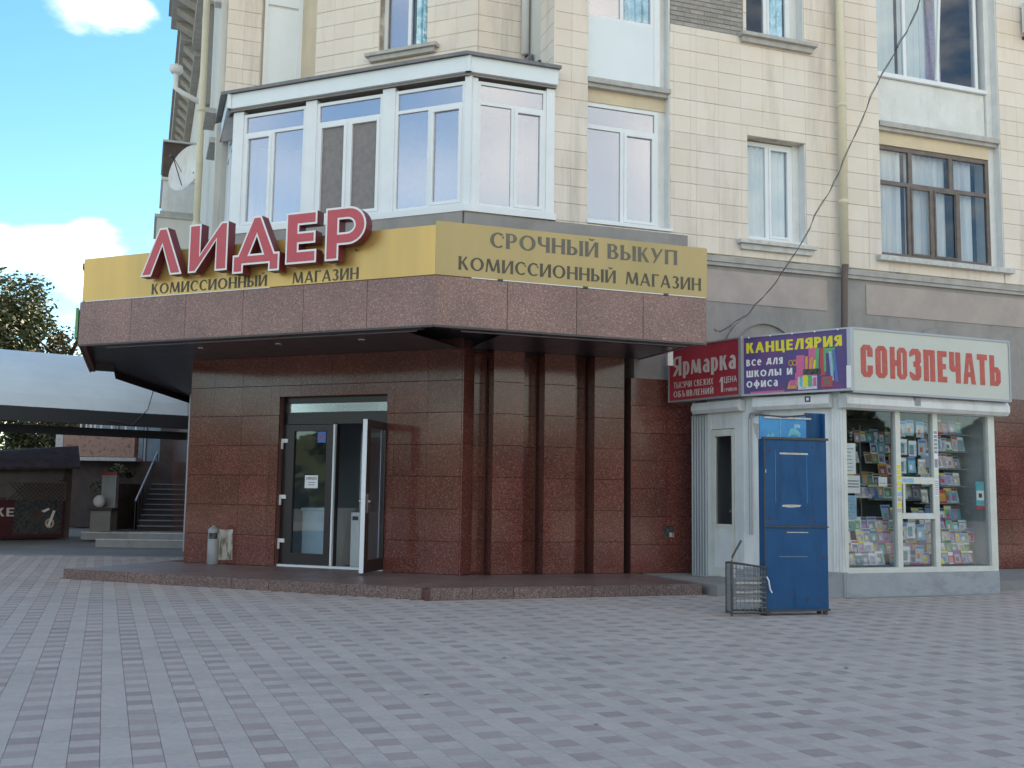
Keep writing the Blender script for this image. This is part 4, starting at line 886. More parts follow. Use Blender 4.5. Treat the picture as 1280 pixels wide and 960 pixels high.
# --- satellite dish
dc = S.P(8.3, .30, 9.45)
ds = thing('satellite_dish', 'white satellite dish on the side wall above the red letters', 'satellite dish', dc)
nd = (D(AR+90)*.62 - D(AS)*0 + D(AR)*(-.80) + UP*.25).normalized()
ax = nd.cross(UP).normalized(); ay = ax.cross(nd)
b = MB(); b.mats = ['kwhite']; rings = []
for k in range(7):
    r_ = .62*k/6; rings.append(len(b.v)); b.v += [dc + (ax*math.cos(2*math.pi*q/24) + ay*math.sin(2*math.pi*q/24)*1.05)*max(r_, .001) + nd*(.28*(k/6)**2 - .15) for q in range(24)]
for k in range(6):
    for q in range(24): b.f.append((rings[k]+q, rings[k]+(q+1) % 24, rings[k+1]+(q+1) % 24, rings[k+1]+q)); b.m.append(0)
b.build('dish_bowl', ds, True)
b = MB(); b.tube([dc - ay*.5 + nd*.1, dc + nd*.62 - ax*.1], .014, 'darkiron', 6); b.tube([dc + ax*.3, dc + nd*.6 - ax*.1], .010, 'darkiron', 6); b.build('feed_arm', ds)
b = MB(); b.tube([dc + nd*.60 - ax*.1, dc + nd*.72 - ax*.1], .05, 'darkiron', 10); b.build('receiver', ds)
b = MB(); b.tube([dc - nd*.15, S.P(9.4, .0, 9.4)], .03, 'darkiron', 8); b.build('wall_bracket', ds)
# --- air conditioner at the right edge
ac = thing('air_conditioner', 'grey air conditioner box high on the right facade', 'air conditioner', R.P(10.95, .2, 10.0))
MB().box(R, 10.78, 11.6, .06, .38, 10.05, 10.62, 'kwhite').build('ac_case', ac)
for k in range(7): box('grille_slat', R, 10.82, 11.3, .381, .392, 10.10+k*.07, 10.13+k*.07, 'grey', ac)
b = MB(); b.box(R, 10.82, 10.86, -.02, .36, 9.95, 10.0, 'darkiron'); b.box(R, 11.4, 11.44, -.02, .36, 9.95, 10.0, 'darkiron'); b.box(R, 10.82, 10.86, .30, .34, 10.0, 10.05, 'darkiron'); b.build('wall_bracket', ac)
# --- overhead cable
p0, p3 = Vector((4.3, 10.5, 8.2)), R.P(3.30, .8, 3.62); pts = []
for i in range(41):
    t = i/40; p = p0.lerp(p3, t); p.z -= .55*4*t*(1-t)*.55; p += Vector((math.sin(i*1.7)*.012, 0, math.sin(i*1.1)*.022)); pts.append(p)
CP = [Vector(p) for p in ((3.91,9.30,6.48),(4.07,10.20,6.27),(4.04,10.80,6.09),(4.00,11.40,5.83),(3.94,12.00,5.43),(3.83,12.50,5.05),(3.69,13.10,4.59),(3.48,13.70,4.17),(3.22,14.20,3.83),(2.97,14.60,3.64),(2.91,15.00,3.73))]; pts = []
for i in range(len(CP)-1):
    for j in range(4):
        p = CP[i].lerp(CP[i+1], j/4) + Vector((math.sin(i*4.1+j*1.7)*.010, 0, math.sin(i*2.3+j*1.1)*.016)); pts.append(p)
pts.append(CP[-1])
b = MB(); b.tube(pts, .0055, 'wire', 6); pts2 = [p+Vector((math.cos(i*1.3)*.014, 0, math.sin(i*1.3)*.014)) for i, p in enumerate(pts)]; b.tube(pts2, .003, 'darkiron', 5)
tag(b.build('overhead_cable'), 'thin dark cable sagging down to the end of the canopy', 'cable')
# --- litter bin
bc = L.P(4.20, .22, .15)
lb = thing('litter_bin', 'slim grey cylindrical bin with a domed top beside the door wall', 'litter bin', bc)
MB().lathe(bc, [(0, 0), (.082, 0), (.088, .01), (.088, .40), (.080, .405)], 'bin').build('bin_body', lb, True)
MB().lathe(bc, [(.06, .40), (.06, .50)], 'black').build('bin_liner', lb)
b = MB().lathe(bc, [(.088, .495), (.088, .545), (.07, .575), (.03, .59), (.03, .61), (0, .615)], 'bin'); b.build('bin_lid', lb, True)
b = MB()
for a in (200, 20, 110): b.box(Frame((bc.x+.08*math.cos(RAD(a)), bc.y+.08*math.sin(RAD(a))), 90-a, 1), -.006, .006, -.02, .02, .54, .66, 'bin')
b.build('lid_strut', lb)

# ================================================================== KIOSK
G = (4.4965, 14.2338)
K1 = Frame(G, 68, 1); K2 = Frame(G, -50, -1)
g3 = K2.P(1.49, 0, 0); K3 = Frame((g3.x, g3.y), -33, -1)
kk = thing('newspaper_kiosk', 'white glazed newspaper kiosk with an off-white lettered sign box', 'kiosk', (G[0], G[1], 0))
e1 = K1.P(2.72, 0, 0); e3 = K3.P(1.06, 0, 0)
back1 = e1 + D(68-90)*1.9; back3 = e3 + D(60)*.7 + D(-22)*.5
back3 = K3.P(1.06, -1.2, 0)
fp = [Vector((*G, 0)), e1, back1, back3, e3, g3]
def kprism(name, z0, z1, m, pts=fp): return MB().prism([[(p.x, p.y) for p in pts]], BW, z0, z1, m).build(name, kk)
MB().box(K1, -.03, 2.72, -.06, .02, -.01, .33, 'kblue').build('plinth', kk)
MB().box(K2, -.03, 1.49, -.06, .018, -.01, .34, 'kblue').build('plinth', kk); MB().box(K3, .0, 1.06, -.06, .016, -.01, .16, 'kblue').build('plinth', kk)
MB().box(K1, -.02, 2.8, -.05, .12, -.02, .012, 'sand').build('footing', kk)
kprism('floor', -.02, .30, 'inner'); kprism('roof', 3.0, 3.08, 'kwhite')
b = MB(); F4 = Frame((e1.x, e1.y), 68-90, -1)
bb = (back3-back1).normalized(); F5 = Frame((back1.x, back1.y), math.degrees(math.atan2(bb.x, bb.y)), 1)
b.box(F5, 0, (back3-back1).length, -.04, 0, 0, 3.0, 'innerd'); b.hexa([e1, back1, back1-K1.d*.04, e1-K1.d*.04, e1+UP*3, back1+UP*3, back1-K1.d*.04+UP*3, e1-K1.d*.04+UP*3], 'kwhite')
b.build('rear_wall', kk)
b = MB(); b.box(K3, 1.0, 1.06, -1.2, 0, .0, 3.0, 'kcorr'); b.build('left_wall', kk)
for i in range(6): 
    u = .75+i*.058; MB().tube([K3.P(u, .012, .02), K3.P(u, .012, 2.55)], .021, 'kcorr', 6).build('corrugated_rib', kk)
MB().box(K3, .72, 1.06, -.04, .004, .02, 2.56, 'kcorr').build('corrugated_panel', kk)
# shopfront K1
b = MB(); b.box(K1, -.0, 2.72, -.08, .01, .33, .40, 'kframe'); b.box(K1, -.0, 2.72, -.08, .01, 2.54, 3.0, 'kwhite'); b.box(K1, 0, .06, -.08, .012, .40, 2.54, 'kframe'); b.box(K1, 2.60, 2.72, -.08, .012, .40, 2.54, 'kframe')
b.box(K1, .90, .985, -.08, .012, .40, 2.54, 'kframe'); b.box(K1, 1.57, 1.655, -.08, .012, .40, 2.54, 'kframe'); b.box(K1, .985, 1.57, -.08, .010, 1.545, 1.64, 'kframe'); b.box(K1, .985, 1.57, -.08, .018, 1.06, 1.14, 'kframe'); b.build('window_frame', kk)
for u in (1.0, 1.53): box('hatch_runner', K1, u, u+.03, .010, .03, 1.14, 1.545, 'kframe', kk)
for a in ((.06, .90, .40, 2.54), (.985, 1.57, 1.64, 2.54), (.985, 1.57, 1.14, 1.545), (.985, 1.57, .40, 1.06), (1.655, 2.60, .40, 2.54)): box('window_pane', K1, a[0], a[1], -.04, -.032, a[2], a[3], 'glass2', kk)
def shutter(F, u0, u1, d1, z0, z1):
    pts = [(0, z0), (d1*.75, z0), (d1, z0+.05), (d1, z1-.06), (d1*.8, z1), (0, z1)]
    b = MB(); lo = [F.P(u0, d, z) for d, z in pts]; hi = [F.P(u1, d, z) for d, z in pts]
    b.poly(lo, 'kwhite'); b.poly(hi, 'kwhite')
    for i in range(6): b.poly([lo[i], lo[(i+1) % 6], hi[(i+1) % 6], hi[i]], 'kwhite')
    return b.build('shutter_box', kk)
shutter(K1, -.06, 2.86, .18, 2.55, 2.74); shutter(K2, .12, 1.26, .16, 2.56, 2.74); shutter(K3, -.05, .93, .15, 2.57, 2.73)
MB().box(K1, 1.10, 1.20, .181, .187, 2.62, 2.73, 'grey').build('number_plate', kk)
mk = MB(); mk.box(K2, .38, .46, .161, .164, 2.64, 2.72, 'black'); mk.box(K2, .40, .44, .1645, .166, 2.66, 2.70, 'kwhite'); mk.build('scrawled_mark', kk)
# corner post and K2 wall with door
MB().box(K2, -.005, .16, -.05, .015, .0, 3.0, 'kwhite').build('corner_post', kk)
for i in range(4): MB().tube([K2.P(.015+i*.04, .016, .34), K2.P(.015+i*.04, .016, 2.7)], .011, 'kwhite', 6).build('post_rib', kk)
b = MB(); b.box(K2, .16, 1.49, -.05, .0, .0, 3.0, 'kwhite'); b.box(K2, .25, .95, .0, .012, .45, 2.45, 'kwhite'); b.build('side_panel', kk)
for u, z in ((1.30, 2.25), (1.08, 2.28)):
    MB().prism([[(0,0),(.05,-.12),(.09,-.02),(.12,.12),(-.03,.14)]], basis(K2, u, .001, z), 0, .002, 'kpatch').build('paint_patch', kk)
b = MB(); b.box(K3, -.01, .17, -.05, .0, .0, 3.0, 'kwhite'); b.box(K3, .65, .72, -.05, .006, .0, 3.0, 'kwhite'); b.box(K3, .17, .65, -.05, .0, 2.33, 3.0, 'kwhite'); b.build('door_surround', kk)
dr = bpy.data.objects.new('kiosk_door', None); COL.objects.link(dr); dr.parent = kk; dr.location = K3.P(.4, 0, .16) - world_loc(kk)
b = MB(); b.box(K3, .18, .64, -.03, .015, .17, .93, 'kframe'); b.box(K3, .18, .215, -.03, .017, .93, 2.32, 'kframe'); b.box(K3, .56, .64, -.03, .017, .93, 2.32, 'kframe'); b.box(K3, .215, .56, -.03, .017, 2.22, 2.32, 'kframe'); b.build('door_frame', dr)
box('door_panel', K3, .23, .57, .016, .022, .30, .86, 'kwhite', dr); box('door_glass', K3, .215, .56, -.012, -.004, .93, 2.22, 'glass2', dr)
b = MB(); b.box(K3, .22, .55, -.3, -.26, 1.1, 1.14, 'grey'); b.box(K3, .30, .33, -.3, -.26, 1.14, 1.9, 'beige'); b.build('inner_shelf', kk)
# roof sign boxes
s1_ = thing('off_white_sign_box', 'long off-white sign box with tall red octagonal letters on the kiosk roof', 'sign', K1.P(1.35, .1, 2.75))
MB().box(K1, -.0, 2.80, -.30, .24, 2.76, 3.62, 'ksign').build('sign_face', s1_)
b = MB()
for a in ((-.02, 2.82, 2.745, 2.775), (-.02, 2.82, 3.605, 3.635)): b.box(K1, a[0], a[1], -.31, .252, a[2], a[3], 'alu')
b.box(K1, -.02, .005, -.31, .252, 2.775, 3.605, 'alu'); b.box(K1, 2.795, 2.82, -.31, .252, 2.775, 3.605, 'alu'); b.build('sign_trim', s1_)
def oct_(x, w, h=.44, c=.055, t=.10, gap=None):
    o_ = [(x+c,0),(x+w-c,0),(x+w,c),(x+w,h-c),(x+w-c,h),(x+c,h),(x,h-c),(x,c)]; i_ = [(x+t,t*.75),(x+t,h-t*.75),(x+w-t,h-t*.75),(x+w-t,t*.75)]
    return o_, i_
h = .44; t = .088
def letters():
    x = 0; W = []
    def add(loops, w): W.append(loops); return w
    wd = .205; sp = .052
    # С
    yield [[(x+.05,0),(x+wd-.05,0),(x+wd,.055),(x+wd,.16),(x+wd-t,.16),(x+wd-t,.07),(x+t,.07),(x+t,h-.07),(x+wd-t,h-.07),(x+wd-t,h-.16),(x+wd,h-.16),(x+wd,h-.055),(x+wd-.05,h),(x+.05,h),(x,h-.055),(x,.055)]]; x += wd+sp
    o_, i_ = oct_(x, wd, h, .055, t); yield [o_, i_]; x += wd+sp
    # Ю
    w_ = .30; a = x+.125
    yield [[(x,0),(x+t-.005,0),(x+t-.005,.18),(a,.18),(a,.055),(a+.05,0),(x+w_-.045,0),(x+w_,.055),(x+w_,h-.055),(x+w_-.045,h),(a+.05,h),(a,h-.055),(a,.26),(x+t-.005,.26),(x+t-.005,h),(x,h)], [(a+.07,.07),(a+.07,h-.07),(x+w_-.07,h-.07),(x+w_-.07,.07)]]; x += w_+sp
    # З
    yield [[(x+.05,0),(x+wd-.05,0),(x+wd,.055),(x+wd,.19),(x+wd-.03,.225),(x+wd,.26),(x+wd,h-.055),(x+wd-.05,h),(x+.05,h),(x,h-.05),(x,h-.12),(x+.07,h-.09),(x+wd-t-.01,h-.07),(x+wd-t-.01,.27),(x+.07,.26),(x+.07,.19),(x+wd-t-.01,.18),(x+wd-t-.01,.07),(x+.07,.09),(x,.12),(x,.05)]]; x += wd+sp
    yield [[(x,0),(x+t,0),(x+t,h-.08),(x+wd-t,h-.08),(x+wd-t,0),(x+wd,0),(x+wd,h),(x,h)]]; x += wd+sp
    w_ = .17; yield [[(x,0),(x+w_,0),(x+w_,.08),(x+t,.08),(x+t,.185),(x+w_-.02,.185),(x+w_-.02,.26),(x+t,.26),(x+t,h-.08),(x+w_,h-.08),(x+w_,h),(x,h)]]; x += w_+sp
    yield [[(x+wd-t,0),(x+wd,0),(x+wd,h),(x+wd-t,h),(x+wd-t,.24),(x+t,.24),(x+t,h),(x,h),(x,.20),(x+.04,.16),(x+wd-t,.16)]]; x += wd+sp
    w_ = .235; yield [[(x,0),(x+t*.9,0),(x+t*.9+.012,.10),(x+w_-t*.9-.012,.10),(x+w_-t*.9,0),(x+w_,0),(x+w_-.065,h),(x+.065,h)], [(x+t+.005,.17),(x+w_/2,h-.10),(x+w_-t-.005,.17)]]; x += w_+sp-.015
    w_ = .19; yield [[(x+w_/2-t/2,0),(x+w_/2+t/2,0),(x+w_/2+t/2,h-.08),(x+w_,h-.08),(x+w_,h),(x,h),(x,h-.08),(x+w_/2-t/2,h-.08)]]; x += w_+sp
    yield [[(x,0),(x+wd-.05,0),(x+wd,.055),(x+wd,.215),(x+wd-.05,.27),(x+t,.27),(x+t,h),(x,h)], [(x+t,.07),(x+t,.195),(x+wd-t,.195),(x+wd-t,.07)]]; x += wd
LS = list(letters())
xm = max(p[0] for lp in LS[-1] for p in lp); kx = 2.50/xm
for loops in LS:
    loops = [[(x*kx, y) for x, y in lp] for lp in loops]
    MB().prism(loops, basis(K1, .13, .2405, 2.965), 0, .006, 'kred').build('letter', s1_)
s2_ = thing('purple_stationery_sign', 'purple printed sign with yellow heading and stationery picture on the kiosk', 'sign', K2.P(.6, .1, 2.76))
MB().box(K2, -.20, 1.36, .02, .20, 2.79, 3.60, 'purple').build('sign_face', s2_)
b = MB()
for a in ((-.22, 1.38, 2.765, 2.792), (-.22, 1.38, 3.598, 3.62)): b.box(K2, a[0], a[1], .01, .212, a[2], a[3], 'alu')
b.box(K2, -.22, -.17, .01, .212, 2.792, 3.598, 'alu'); b.box(K2, 1.36, 1.38, .01, .212, 2.792, 3.598, 'alu'); b.build('sign_trim', s2_)
MB().box(K2, -.22, -.16, .2125, .218, 2.80, 3.10, 'white').build('white_tape', s2_)
bs = basis(K2, 1.36, .20, 2.79)
text('heading', 'КАНЦЕЛЯРИЯ', bs, .05, 1.42, 0, 'yellow', s2_) if False else None
def b2(z): return basis(K2, 1.36, .20, z)
text('heading', 'КАНЦЕЛЯРИЯ', b2(3.375), .04, 1.46, .15, 'yellow', s2_, .25, .19, 0, .12, .002)
text('slogan', 'все для', b2(3.19), .04, .60, .125, 'white', s2_, .20, .15, 0, .15, .002, .76, each=True)
text('slogan', 'школы и', b2(3.03), .04, .74, .125, 'white', s2_, .20, .15, 0, .15, .002, .76, each=True)
text('slogan', 'офиса', b2(2.88), .04, .52, .125, 'white', s2_, .20, .15, 0, .15, .002, .76, each=True)
b = MB()
def pq(x0, y0, x1, y1, m, sk=0):
    o_, rx, uy, nn = bs; pq.k += 1
    b.poly([o_+rx*x0+uy*y0+nn*(.002+pq.k*.0002), o_+rx*x1+uy*y0+nn*(.002+pq.k*.0002), o_+rx*(x1+sk)+uy*y1+nn*(.002+pq.k*.0002), o_+rx*(x0+sk)+uy*y1+nn*(.002+pq.k*.0002)], m)
pq.k = 0
for a in ((.78,.08,1.10,.26,'pink'), (.80,.26,.92,.50,'pink'), (.98,.30,1.10,.62,'pink'), (1.06,.3,1.12,.58,'green',.02), (1.14,.2,1.22,.58,'red',.01), (1.20,.25,1.36,.57,'green'), (1.23,.22,1.32,.50,'purple'), (1.30,.12,1.34,.52,'sky',-.03), (1.36,.10,1.40,.54,'blue',-.04), (.93,.30,.97,.48,'orange'), (.98,.28,1.02,.46,'orange',.03), (1.04,.28,1.07,.42,'yellow',.02), (.90,.22,1.16,.30,'black'),
          (.82,.02,1.10,.20,'paper'), (.85,.06,.89,.20,'cyan'), (.90,.06,.96,.22,'yellow'), (.97,.06,1.03,.21,'green'), (1.04,.06,1.09,.18,'pink'), (.66,.04,.80,.14,'orange',.03), (.70,.08,.80,.16,'pink'), (1.16,.04,1.32,.18,'red'), (1.2,.06,1.28,.16,'brown'), (.10,.0,.62,.03,'pink')): pq(*a)
for cx in (.72, .78):
    n = 12
    for i in range(n):
        q = [2*math.pi*(i+j)/n for j in (0, 1)]; o_, rx, uy, nn = bs
        b.poly([o_+rx*(cx+.035*math.cos(q[0]))+uy*(.40+.045*math.sin(q[0]))+nn*.009, o_+rx*(cx+.035*math.cos(q[1]))+uy*(.40+.045*math.sin(q[1]))+nn*.009, o_+rx*(cx+.022*math.cos(q[1]))+uy*(.40+.030*math.sin(q[1]))+nn*.009, o_+rx*(cx+.022*math.cos(q[0]))+uy*(.40+.030*math.sin(q[0]))+nn*.009], 'orange')
b.build('stationery_picture', s2_)
for k in range(5): MB().tube([K2.P(-.05+k*.33, .21, 3.60), K2.P(-.05+k*.33, .222, 3.60)], .012, 'white', 8).build('rivet', s2_)
s3_ = thing('crimson_fair_sign', 'crimson sign with white condensed lettering on the left of the kiosk', 'sign', K3.P(.5, .1, 2.76))
MB().box(K3, -.16, 1.37, .02, .20, 2.79, 3.60, 'redsign').build('sign_face', s3_)
b = MB()
for a in ((-.18, 1.38, 2.765, 2.792), (-.18, 1.38, 3.598, 3.62)): b.box(K3, a[0], a[1], .01, .212, a[2], a[3], 'alu')
b.box(K3, -.18, -.13, .01, .212, 2.792, 3.598, 'alu'); b.box(K3, 1.36, 1.38, .01, .212, 2.792, 3.598, 'alu'); b.build('sign_trim', s3_)
def b3(z): return basis(K3, 1.37, .20, z)
text('heading', 'Ярмарка', b3(3.17), .09, 1.44, .30, 'pinkwhite', s3_, .20, .12, 0, .10, .002, .72)
text('slogan', 'ТЫСЯЧИ СВЕЖИХ', b3(2.98), .11, .98, .095, 'pinkwhite', s3_, .19, .13, 0, .14, .002, each=True)
text('slogan', 'ОБЪЯВЛЕНИЙ', b3(2.84), .11, .98, .095, 'pinkwhite', s3_, .22, .13, 0, .20, .002, each=True)
text('price_print', '1', b3(2.85), 1.10, 1.18, .22, 'pinkwhite', s3_, .19, .13, 0, .14, .002)
text('price_print', 'ЦЕНА', b3(2.98), 1.20, 1.46, .09, 'pinkwhite', s3_, .19, .13, 0, .14, .002); text('price_print', 'ГРИВНА', b3(2.85), 1.21, 1.46, .05, 'pinkwhite', s3_, .2, .13, 0, .12, .002)
b = MB(); b.tube([K2.P(1.36, .04, 2.45), K2.P(1.36, .04, .8)], .018, 'alu', 8); b.tube([K2.P(1.36, .04, 2.45), K2.P(1.33, .08, 2.52), K2.P(1.1, .12, 2.53)], .018, 'alu', 8); b.build('side_pipe', kk)
# --- magazines and goods behind the glass (a thing each)
racks = thing('magazine_rack', 'dark stepped rack of magazines behind the kiosk window', 'rack', K1.P(1.4, -.5, .3))
for k, (z, d) in enumerate(((.42, -.20), (.72, -.30), (1.02, -.42), (1.34, -.55), (1.66, -.62), (1.98, -.66))):
    MB().box(K1, .12 if k < 3 else 1.0, 2.55, d-.14, d, z-.03, z, 'grey').build('shelf', racks)
for u in (.12, .95, 1.62, 2.52): MB().box(K1, u, u+.02, -.80, -.78, .3, 2.4, 'grey').build('upright', racks)
pal = ['paper', 'paper', 'paper', 'white', 'kwhite', 'beige', 'paper', 'lilac', 'sky', 'lilac', 'pink', 'cyan', 'beige', 'blue', 'red', 'orange', 'grey', 'brown', 'green', 'yellow', 'teal', 'beige', 'lilac', 'grey']
magm = {}
def magazine(u, d, z, w_, h_, tilt, m, grp, lab, F=K1, cat='magazine'):
    key = (round(w_, 2), round(h_, 2), m)
    if key not in magm:
        b = MB(); W0 = Frame((0, 0), 90, 1); b.box(W0, -w_/2, w_/2, -.004, .004, 0, h_, m)
        c2_, c3_ = random.choice(pal), random.choice(('white', 'black', 'red', 'yellow', 'blue'))
        b.box(W0, -w_*.45, w_*.45, .0041, .0048, h_*.80, h_*.95, c3_); b.box(W0, -w_*.4, w_*random.uniform(.1, .42), .0041, .0047, h_*.12, h_*.72, c2_)
        b.box(W0, -w_*.3, w_*.05, .0049, .0054, h_*.2, h_*.5, random.choice(pal))
        me = bpy.data.meshes.new('magazine')
        me.from_pydata([tuple(v) for v in b.v], [], b.f); me.polygons.foreach_set('material_index', b.m)
        for x in b.mats: me.materials.append(M[x])
        me.update(); magm[key] = me
    o = bpy.data.objects.new('magazine', magm[key]); COL.objects.link(o); o.location = F.P(u, d, z)
    o.rotation_euler = (-tilt, random.uniform(-.04, .04), F.rz if F.sign == 1 else F.rz+math.pi); tag(o, lab, cat, grp); return o
MB().box(K1, .1, 2.6, -.86, -.82, .3, 2.5, 'innerd').build('back_board', racks)
for k in range(5): MB().box(K1, 1.66, 2.55, -.50+.02*k, -.36+.02*k, 1.27+k*.25, 1.285+k*.25, 'grey').build('shelf', racks)
rows = [(1.29+k*.25, -.36+.02*k, .15, .22, .9, 2.4, 1.64) for k in range(5)] + [(.56, -.24, .16, .20, .25, 2.5, .04), (.88, -.33, .16, .20, .25, 2.5, .04), (.42, -.17, .16, .20, .25, 2.5, .05), (.72, -.28, .16, .20, .25, 2.5, .05), (1.02, -.41, .17, .23, .85, 2.5, 1.0), (1.34, -.54, .17, .24, 1.0, 2.45, .62), (1.52, -.60, .15, .20, 1.0, 2.3, .55), (1.84, -.64, .15, .20, 1.0, 2.3, .55), (2.14, -.66, .15, .20, 1.0, 2.3, .7), (1.66, -.61, .18, .24, 1.0, 2.2, 1.0), (1.98, -.65, .17, .22, 1.0, 2.2, 1.0)]
ORD = ['first', 'second', 'third', 'fourth', 'fifth', 'sixth', 'seventh', 'eighth', 'ninth', 'tenth', 'eleventh', 'twelfth', 'thirteenth', 'fourteenth', 'fifteenth', 'sixteenth', 'seventeenth', 'eighteenth', 'nineteenth', 'twentieth', 'twenty-first', 'twenty-second', 'twenty-third', 'twenty-fourth', 'twenty-fifth', 'twenty-sixth', 'twenty-seventh', 'twenty-eighth', 'twenty-ninth', 'thirtieth', 'thirty-first', 'thirty-second']
HUE = dict(paper='pale grey', white='white', kwhite='off-white', beige='beige', lilac='lilac', sky='light blue', pink='pink', cyan='turquoise', blue='blue', red='red', orange='orange', grey='grey', brown='brown', green='green', yellow='yellow', teal='dark teal')
def shelfname(k):
    if k < 5: return ORD[k] + ' shelf from below of the right-hand upper rack'
    return {5: 'row just above the lowest', 6: 'fourth row from below', 7: 'lowest row', 8: 'third row from below', 9: 'counter-height row', 10: 'row above the counter', 11: 'small rear row above the counter row', 12: 'small rear row below the next-to-top', 13: 'small row nearest the ceiling', 14: 'next-to-top rear row', 15: 'top rear row'}.get(k, 'rear row')
for ri, (z, d, w_, h_, jit, umax, umin) in enumerate(rows):
    u = umin+.1; cnt = 0
    while u < umax:
        if random.random() < .96: 
            mc = random.choice(pal); magazine(u, d+random.uniform(0, .02), z, random.choice((w_, w_*.8)), random.choice((h_, h_*.85)), random.uniform(.1, .3), mc, 'magazines on the kiosk rack', '%s magazine, %s from the left, %s' % (HUE[mc], ORD[min(cnt, 31)], shelfname(ri))); cnt += 1
        u += w_*.66 + random.uniform(0, .025)
for (u, z) in ((1.07, 2.2), (1.22, 2.22), (1.40, 2.2), (1.09, 1.95), (1.26, 1.93), (1.43, 1.95), (1.07, 1.69), (1.24, 1.70), (1.42, 1.68), (1.06, .78), (1.2, .79), (1.37, .77), (1.1, .46), (1.33, .47)):
    mc = random.choice(('paper', 'sky', 'cyan', 'lilac', 'beige')); rw_ = {2: 'top', 1: 'upper'}[2 if z > 2.1 else 1] if z > 1.9 else ('middle' if z > 1.5 else ('lower' if z > .6 else 'bottom'))
    magazine(u, -.06, z, .14, .22, 0, mc, 'small prints hung behind the middle pane', '%s booklet behind the middle kiosk pane, %s row, %s' % (HUE[mc], rw_, 'left' if u < 1.15 else ('centre' if u < 1.3 else 'right')), cat='booklet')
for (u, z, w_, h_, m, lab) in ((.16, 1.66, .20, .42, 'paper', 'tall white typed notice, topmost on the left kiosk pane'), (.19, 1.40, .27, .24, 'paper', 'white notice with crossed black lines below the tall notice'), (.16, 1.05, .20, .32, 'sky', 'bluish notice, lowest on the left kiosk pane'), (.72, 1.50, .15, .13, 'paper', 'small blank white card near the middle of the left pane')):
    b = MB(); b.box(K1, u-w_/2, u+w_/2, -.060, -.055, z, z+h_, m if m != 'paper' else 'white')
    if lab.startswith('white'):
        for k in (-1, 0, 1): b.box(K1, u-w_/2+.02, u+w_/2-.02, -.0545, -.0535, z+h_*.5+k*.04, z+h_*.5+k*.04+.012, 'black')
    else:
        for k in range(int(h_/.05)-1): b.box(K1, u-w_*.38, u+w_*random.uniform(.1, .38), -.0545, -.0535, z+.04+k*.05, z+.05+k*.05, 'grey')
    tag(b.build('paper_notice'), lab, 'notice')
b = MB(); b.box(K1, 2.40, 2.56, -.06, -.055, 1.25, 1.60, 'cyan'); b.box(K1, 2.41, 2.55, -.0545, -.053, 1.33, 1.47, 'white'); b.box(K1, 2.45, 2.51, -.0525, -.051, 1.37, 1.43, 'darkiron'); b.box(K1, 2.40, 2.56, -.0545, -.053, 1.20, 1.25, 'red')
tag(b.build('payment_sticker'), 'blue and red sticker with a round emblem at the right end of the kiosk window', 'sticker')
b = MB()
for k in range(6): b.box(K1, 1.585, 1.64, .0125, .0145, 1.98+k*.055, 2.02+k*.055, 'grey')
b.box(K1, 1.58, 1.645, .0120, .0124, 1.76, 2.31, 'white'); b.box(K1, 1.585, 1.64, .0125, .0140, 1.78, 1.90, 'grey'); b.build('frame_sticker', kk)
b = MB(); b.box(K1, 1.58, 1.645, .0120, .0124, 1.38, 1.62, 'white')
for k in range(7): b.box(K1, 1.585, 1.64, .0125, .0145, 1.40+k*.03, 1.415+k*.03, 'lilac')
b.build('frame_sticker', kk)
b = MB(); b.box(K1, .905, .98, .0120, .0124, 1.13, 1.90, 'kframe')
for k in range(9): b.box(K1, .91, .975, .0125, .0145, 1.15+k*.075, 1.20+k*.075, random.choice(('yellow', 'sky', 'beige', 'beige')))
b.build('frame_sticker', kk)
box('frame_sticker', K1, 1.0, 1.2, .0105, .0125, 1.56, 1.62, 'sky', kk)

# ================================================================== BLUE CABINET
BX = Frame((2.880, 11.966), 75, 1)
cb = thing('blue_steel_cabinet', 'tall blue steel street cabinet with an open top standing before the kiosk', 'cabinet', (2.88, 11.97, 0))
b = MB(); b.box(BX, 0, .80, -.03, 0, .07, 1.99, 'cabblue'); b.build('front_panel', cb)
b = MB(); b.box(BX, 0, .03, -.13, -.03, .07, 1.99, 'cabblue'); b.box(BX, .77, .80, -.13, -.03, .07, 1.99, 'cabblue'); b.build('side_panel', cb)
box('back_panel', BX, .03, .77, -.13, -.11, .07, 2.02, 'cabblue', cb); box('shelf', BX, .03, .77, -.11, -.03, 1.86, 1.88, 'cabblue', cb)
box('light_back_sheet', BX, .0, .60, -.109, -.095, 1.88, 2.27, 'cablight', cb); box('open_flap', BX, .60, .82, -.13, -.10, 1.99, 2.31, 'cabblue', cb)
b = MB(); b.box(BX, .785, .805, -.10, -.02, 2.011, 2.30, 'cabblue'); b.build('open_flap_side', cb)
b = MB(); b.box(BX, -.02, .82, -.02, .018, 1.985, 2.01, 'darkiron'); b.box(BX, -.01, .81, .001, .014, .985, 1.0, 'darkiron'); b.box(BX, -.01, .81, -.17, .02, .045, .07, 'darkiron'); b.box(BX, -.005, .008, -.005, .008, .07, 1.985, 'darkiron'); b.build('iron_rim', cb)
b = MB()
for u in (.03, .76):
    for d in (-.01, -.14): b.box(BX, u-.02, u+.02, d-.02, d+.02, 0, .045, 'darkiron')
b.build('foot', cb)
b = MB(); b.box(BX, .20, .56, .0005, .003, 1.815, 1.835, 'chip'); b.prism([[(0,.01),(.10,0),(.22,.008),(.25,.03),(.12,.035),(.01,.03)]], basis(BX, .22, .0008, 1.21), 0, .002, 'chip'); b.box(BX, .28, .55, .0005, .0022, .925, .935, 'chip'); b.box(BX, .015, .025, .0005, .003, 1.60, 1.64, 'chip')
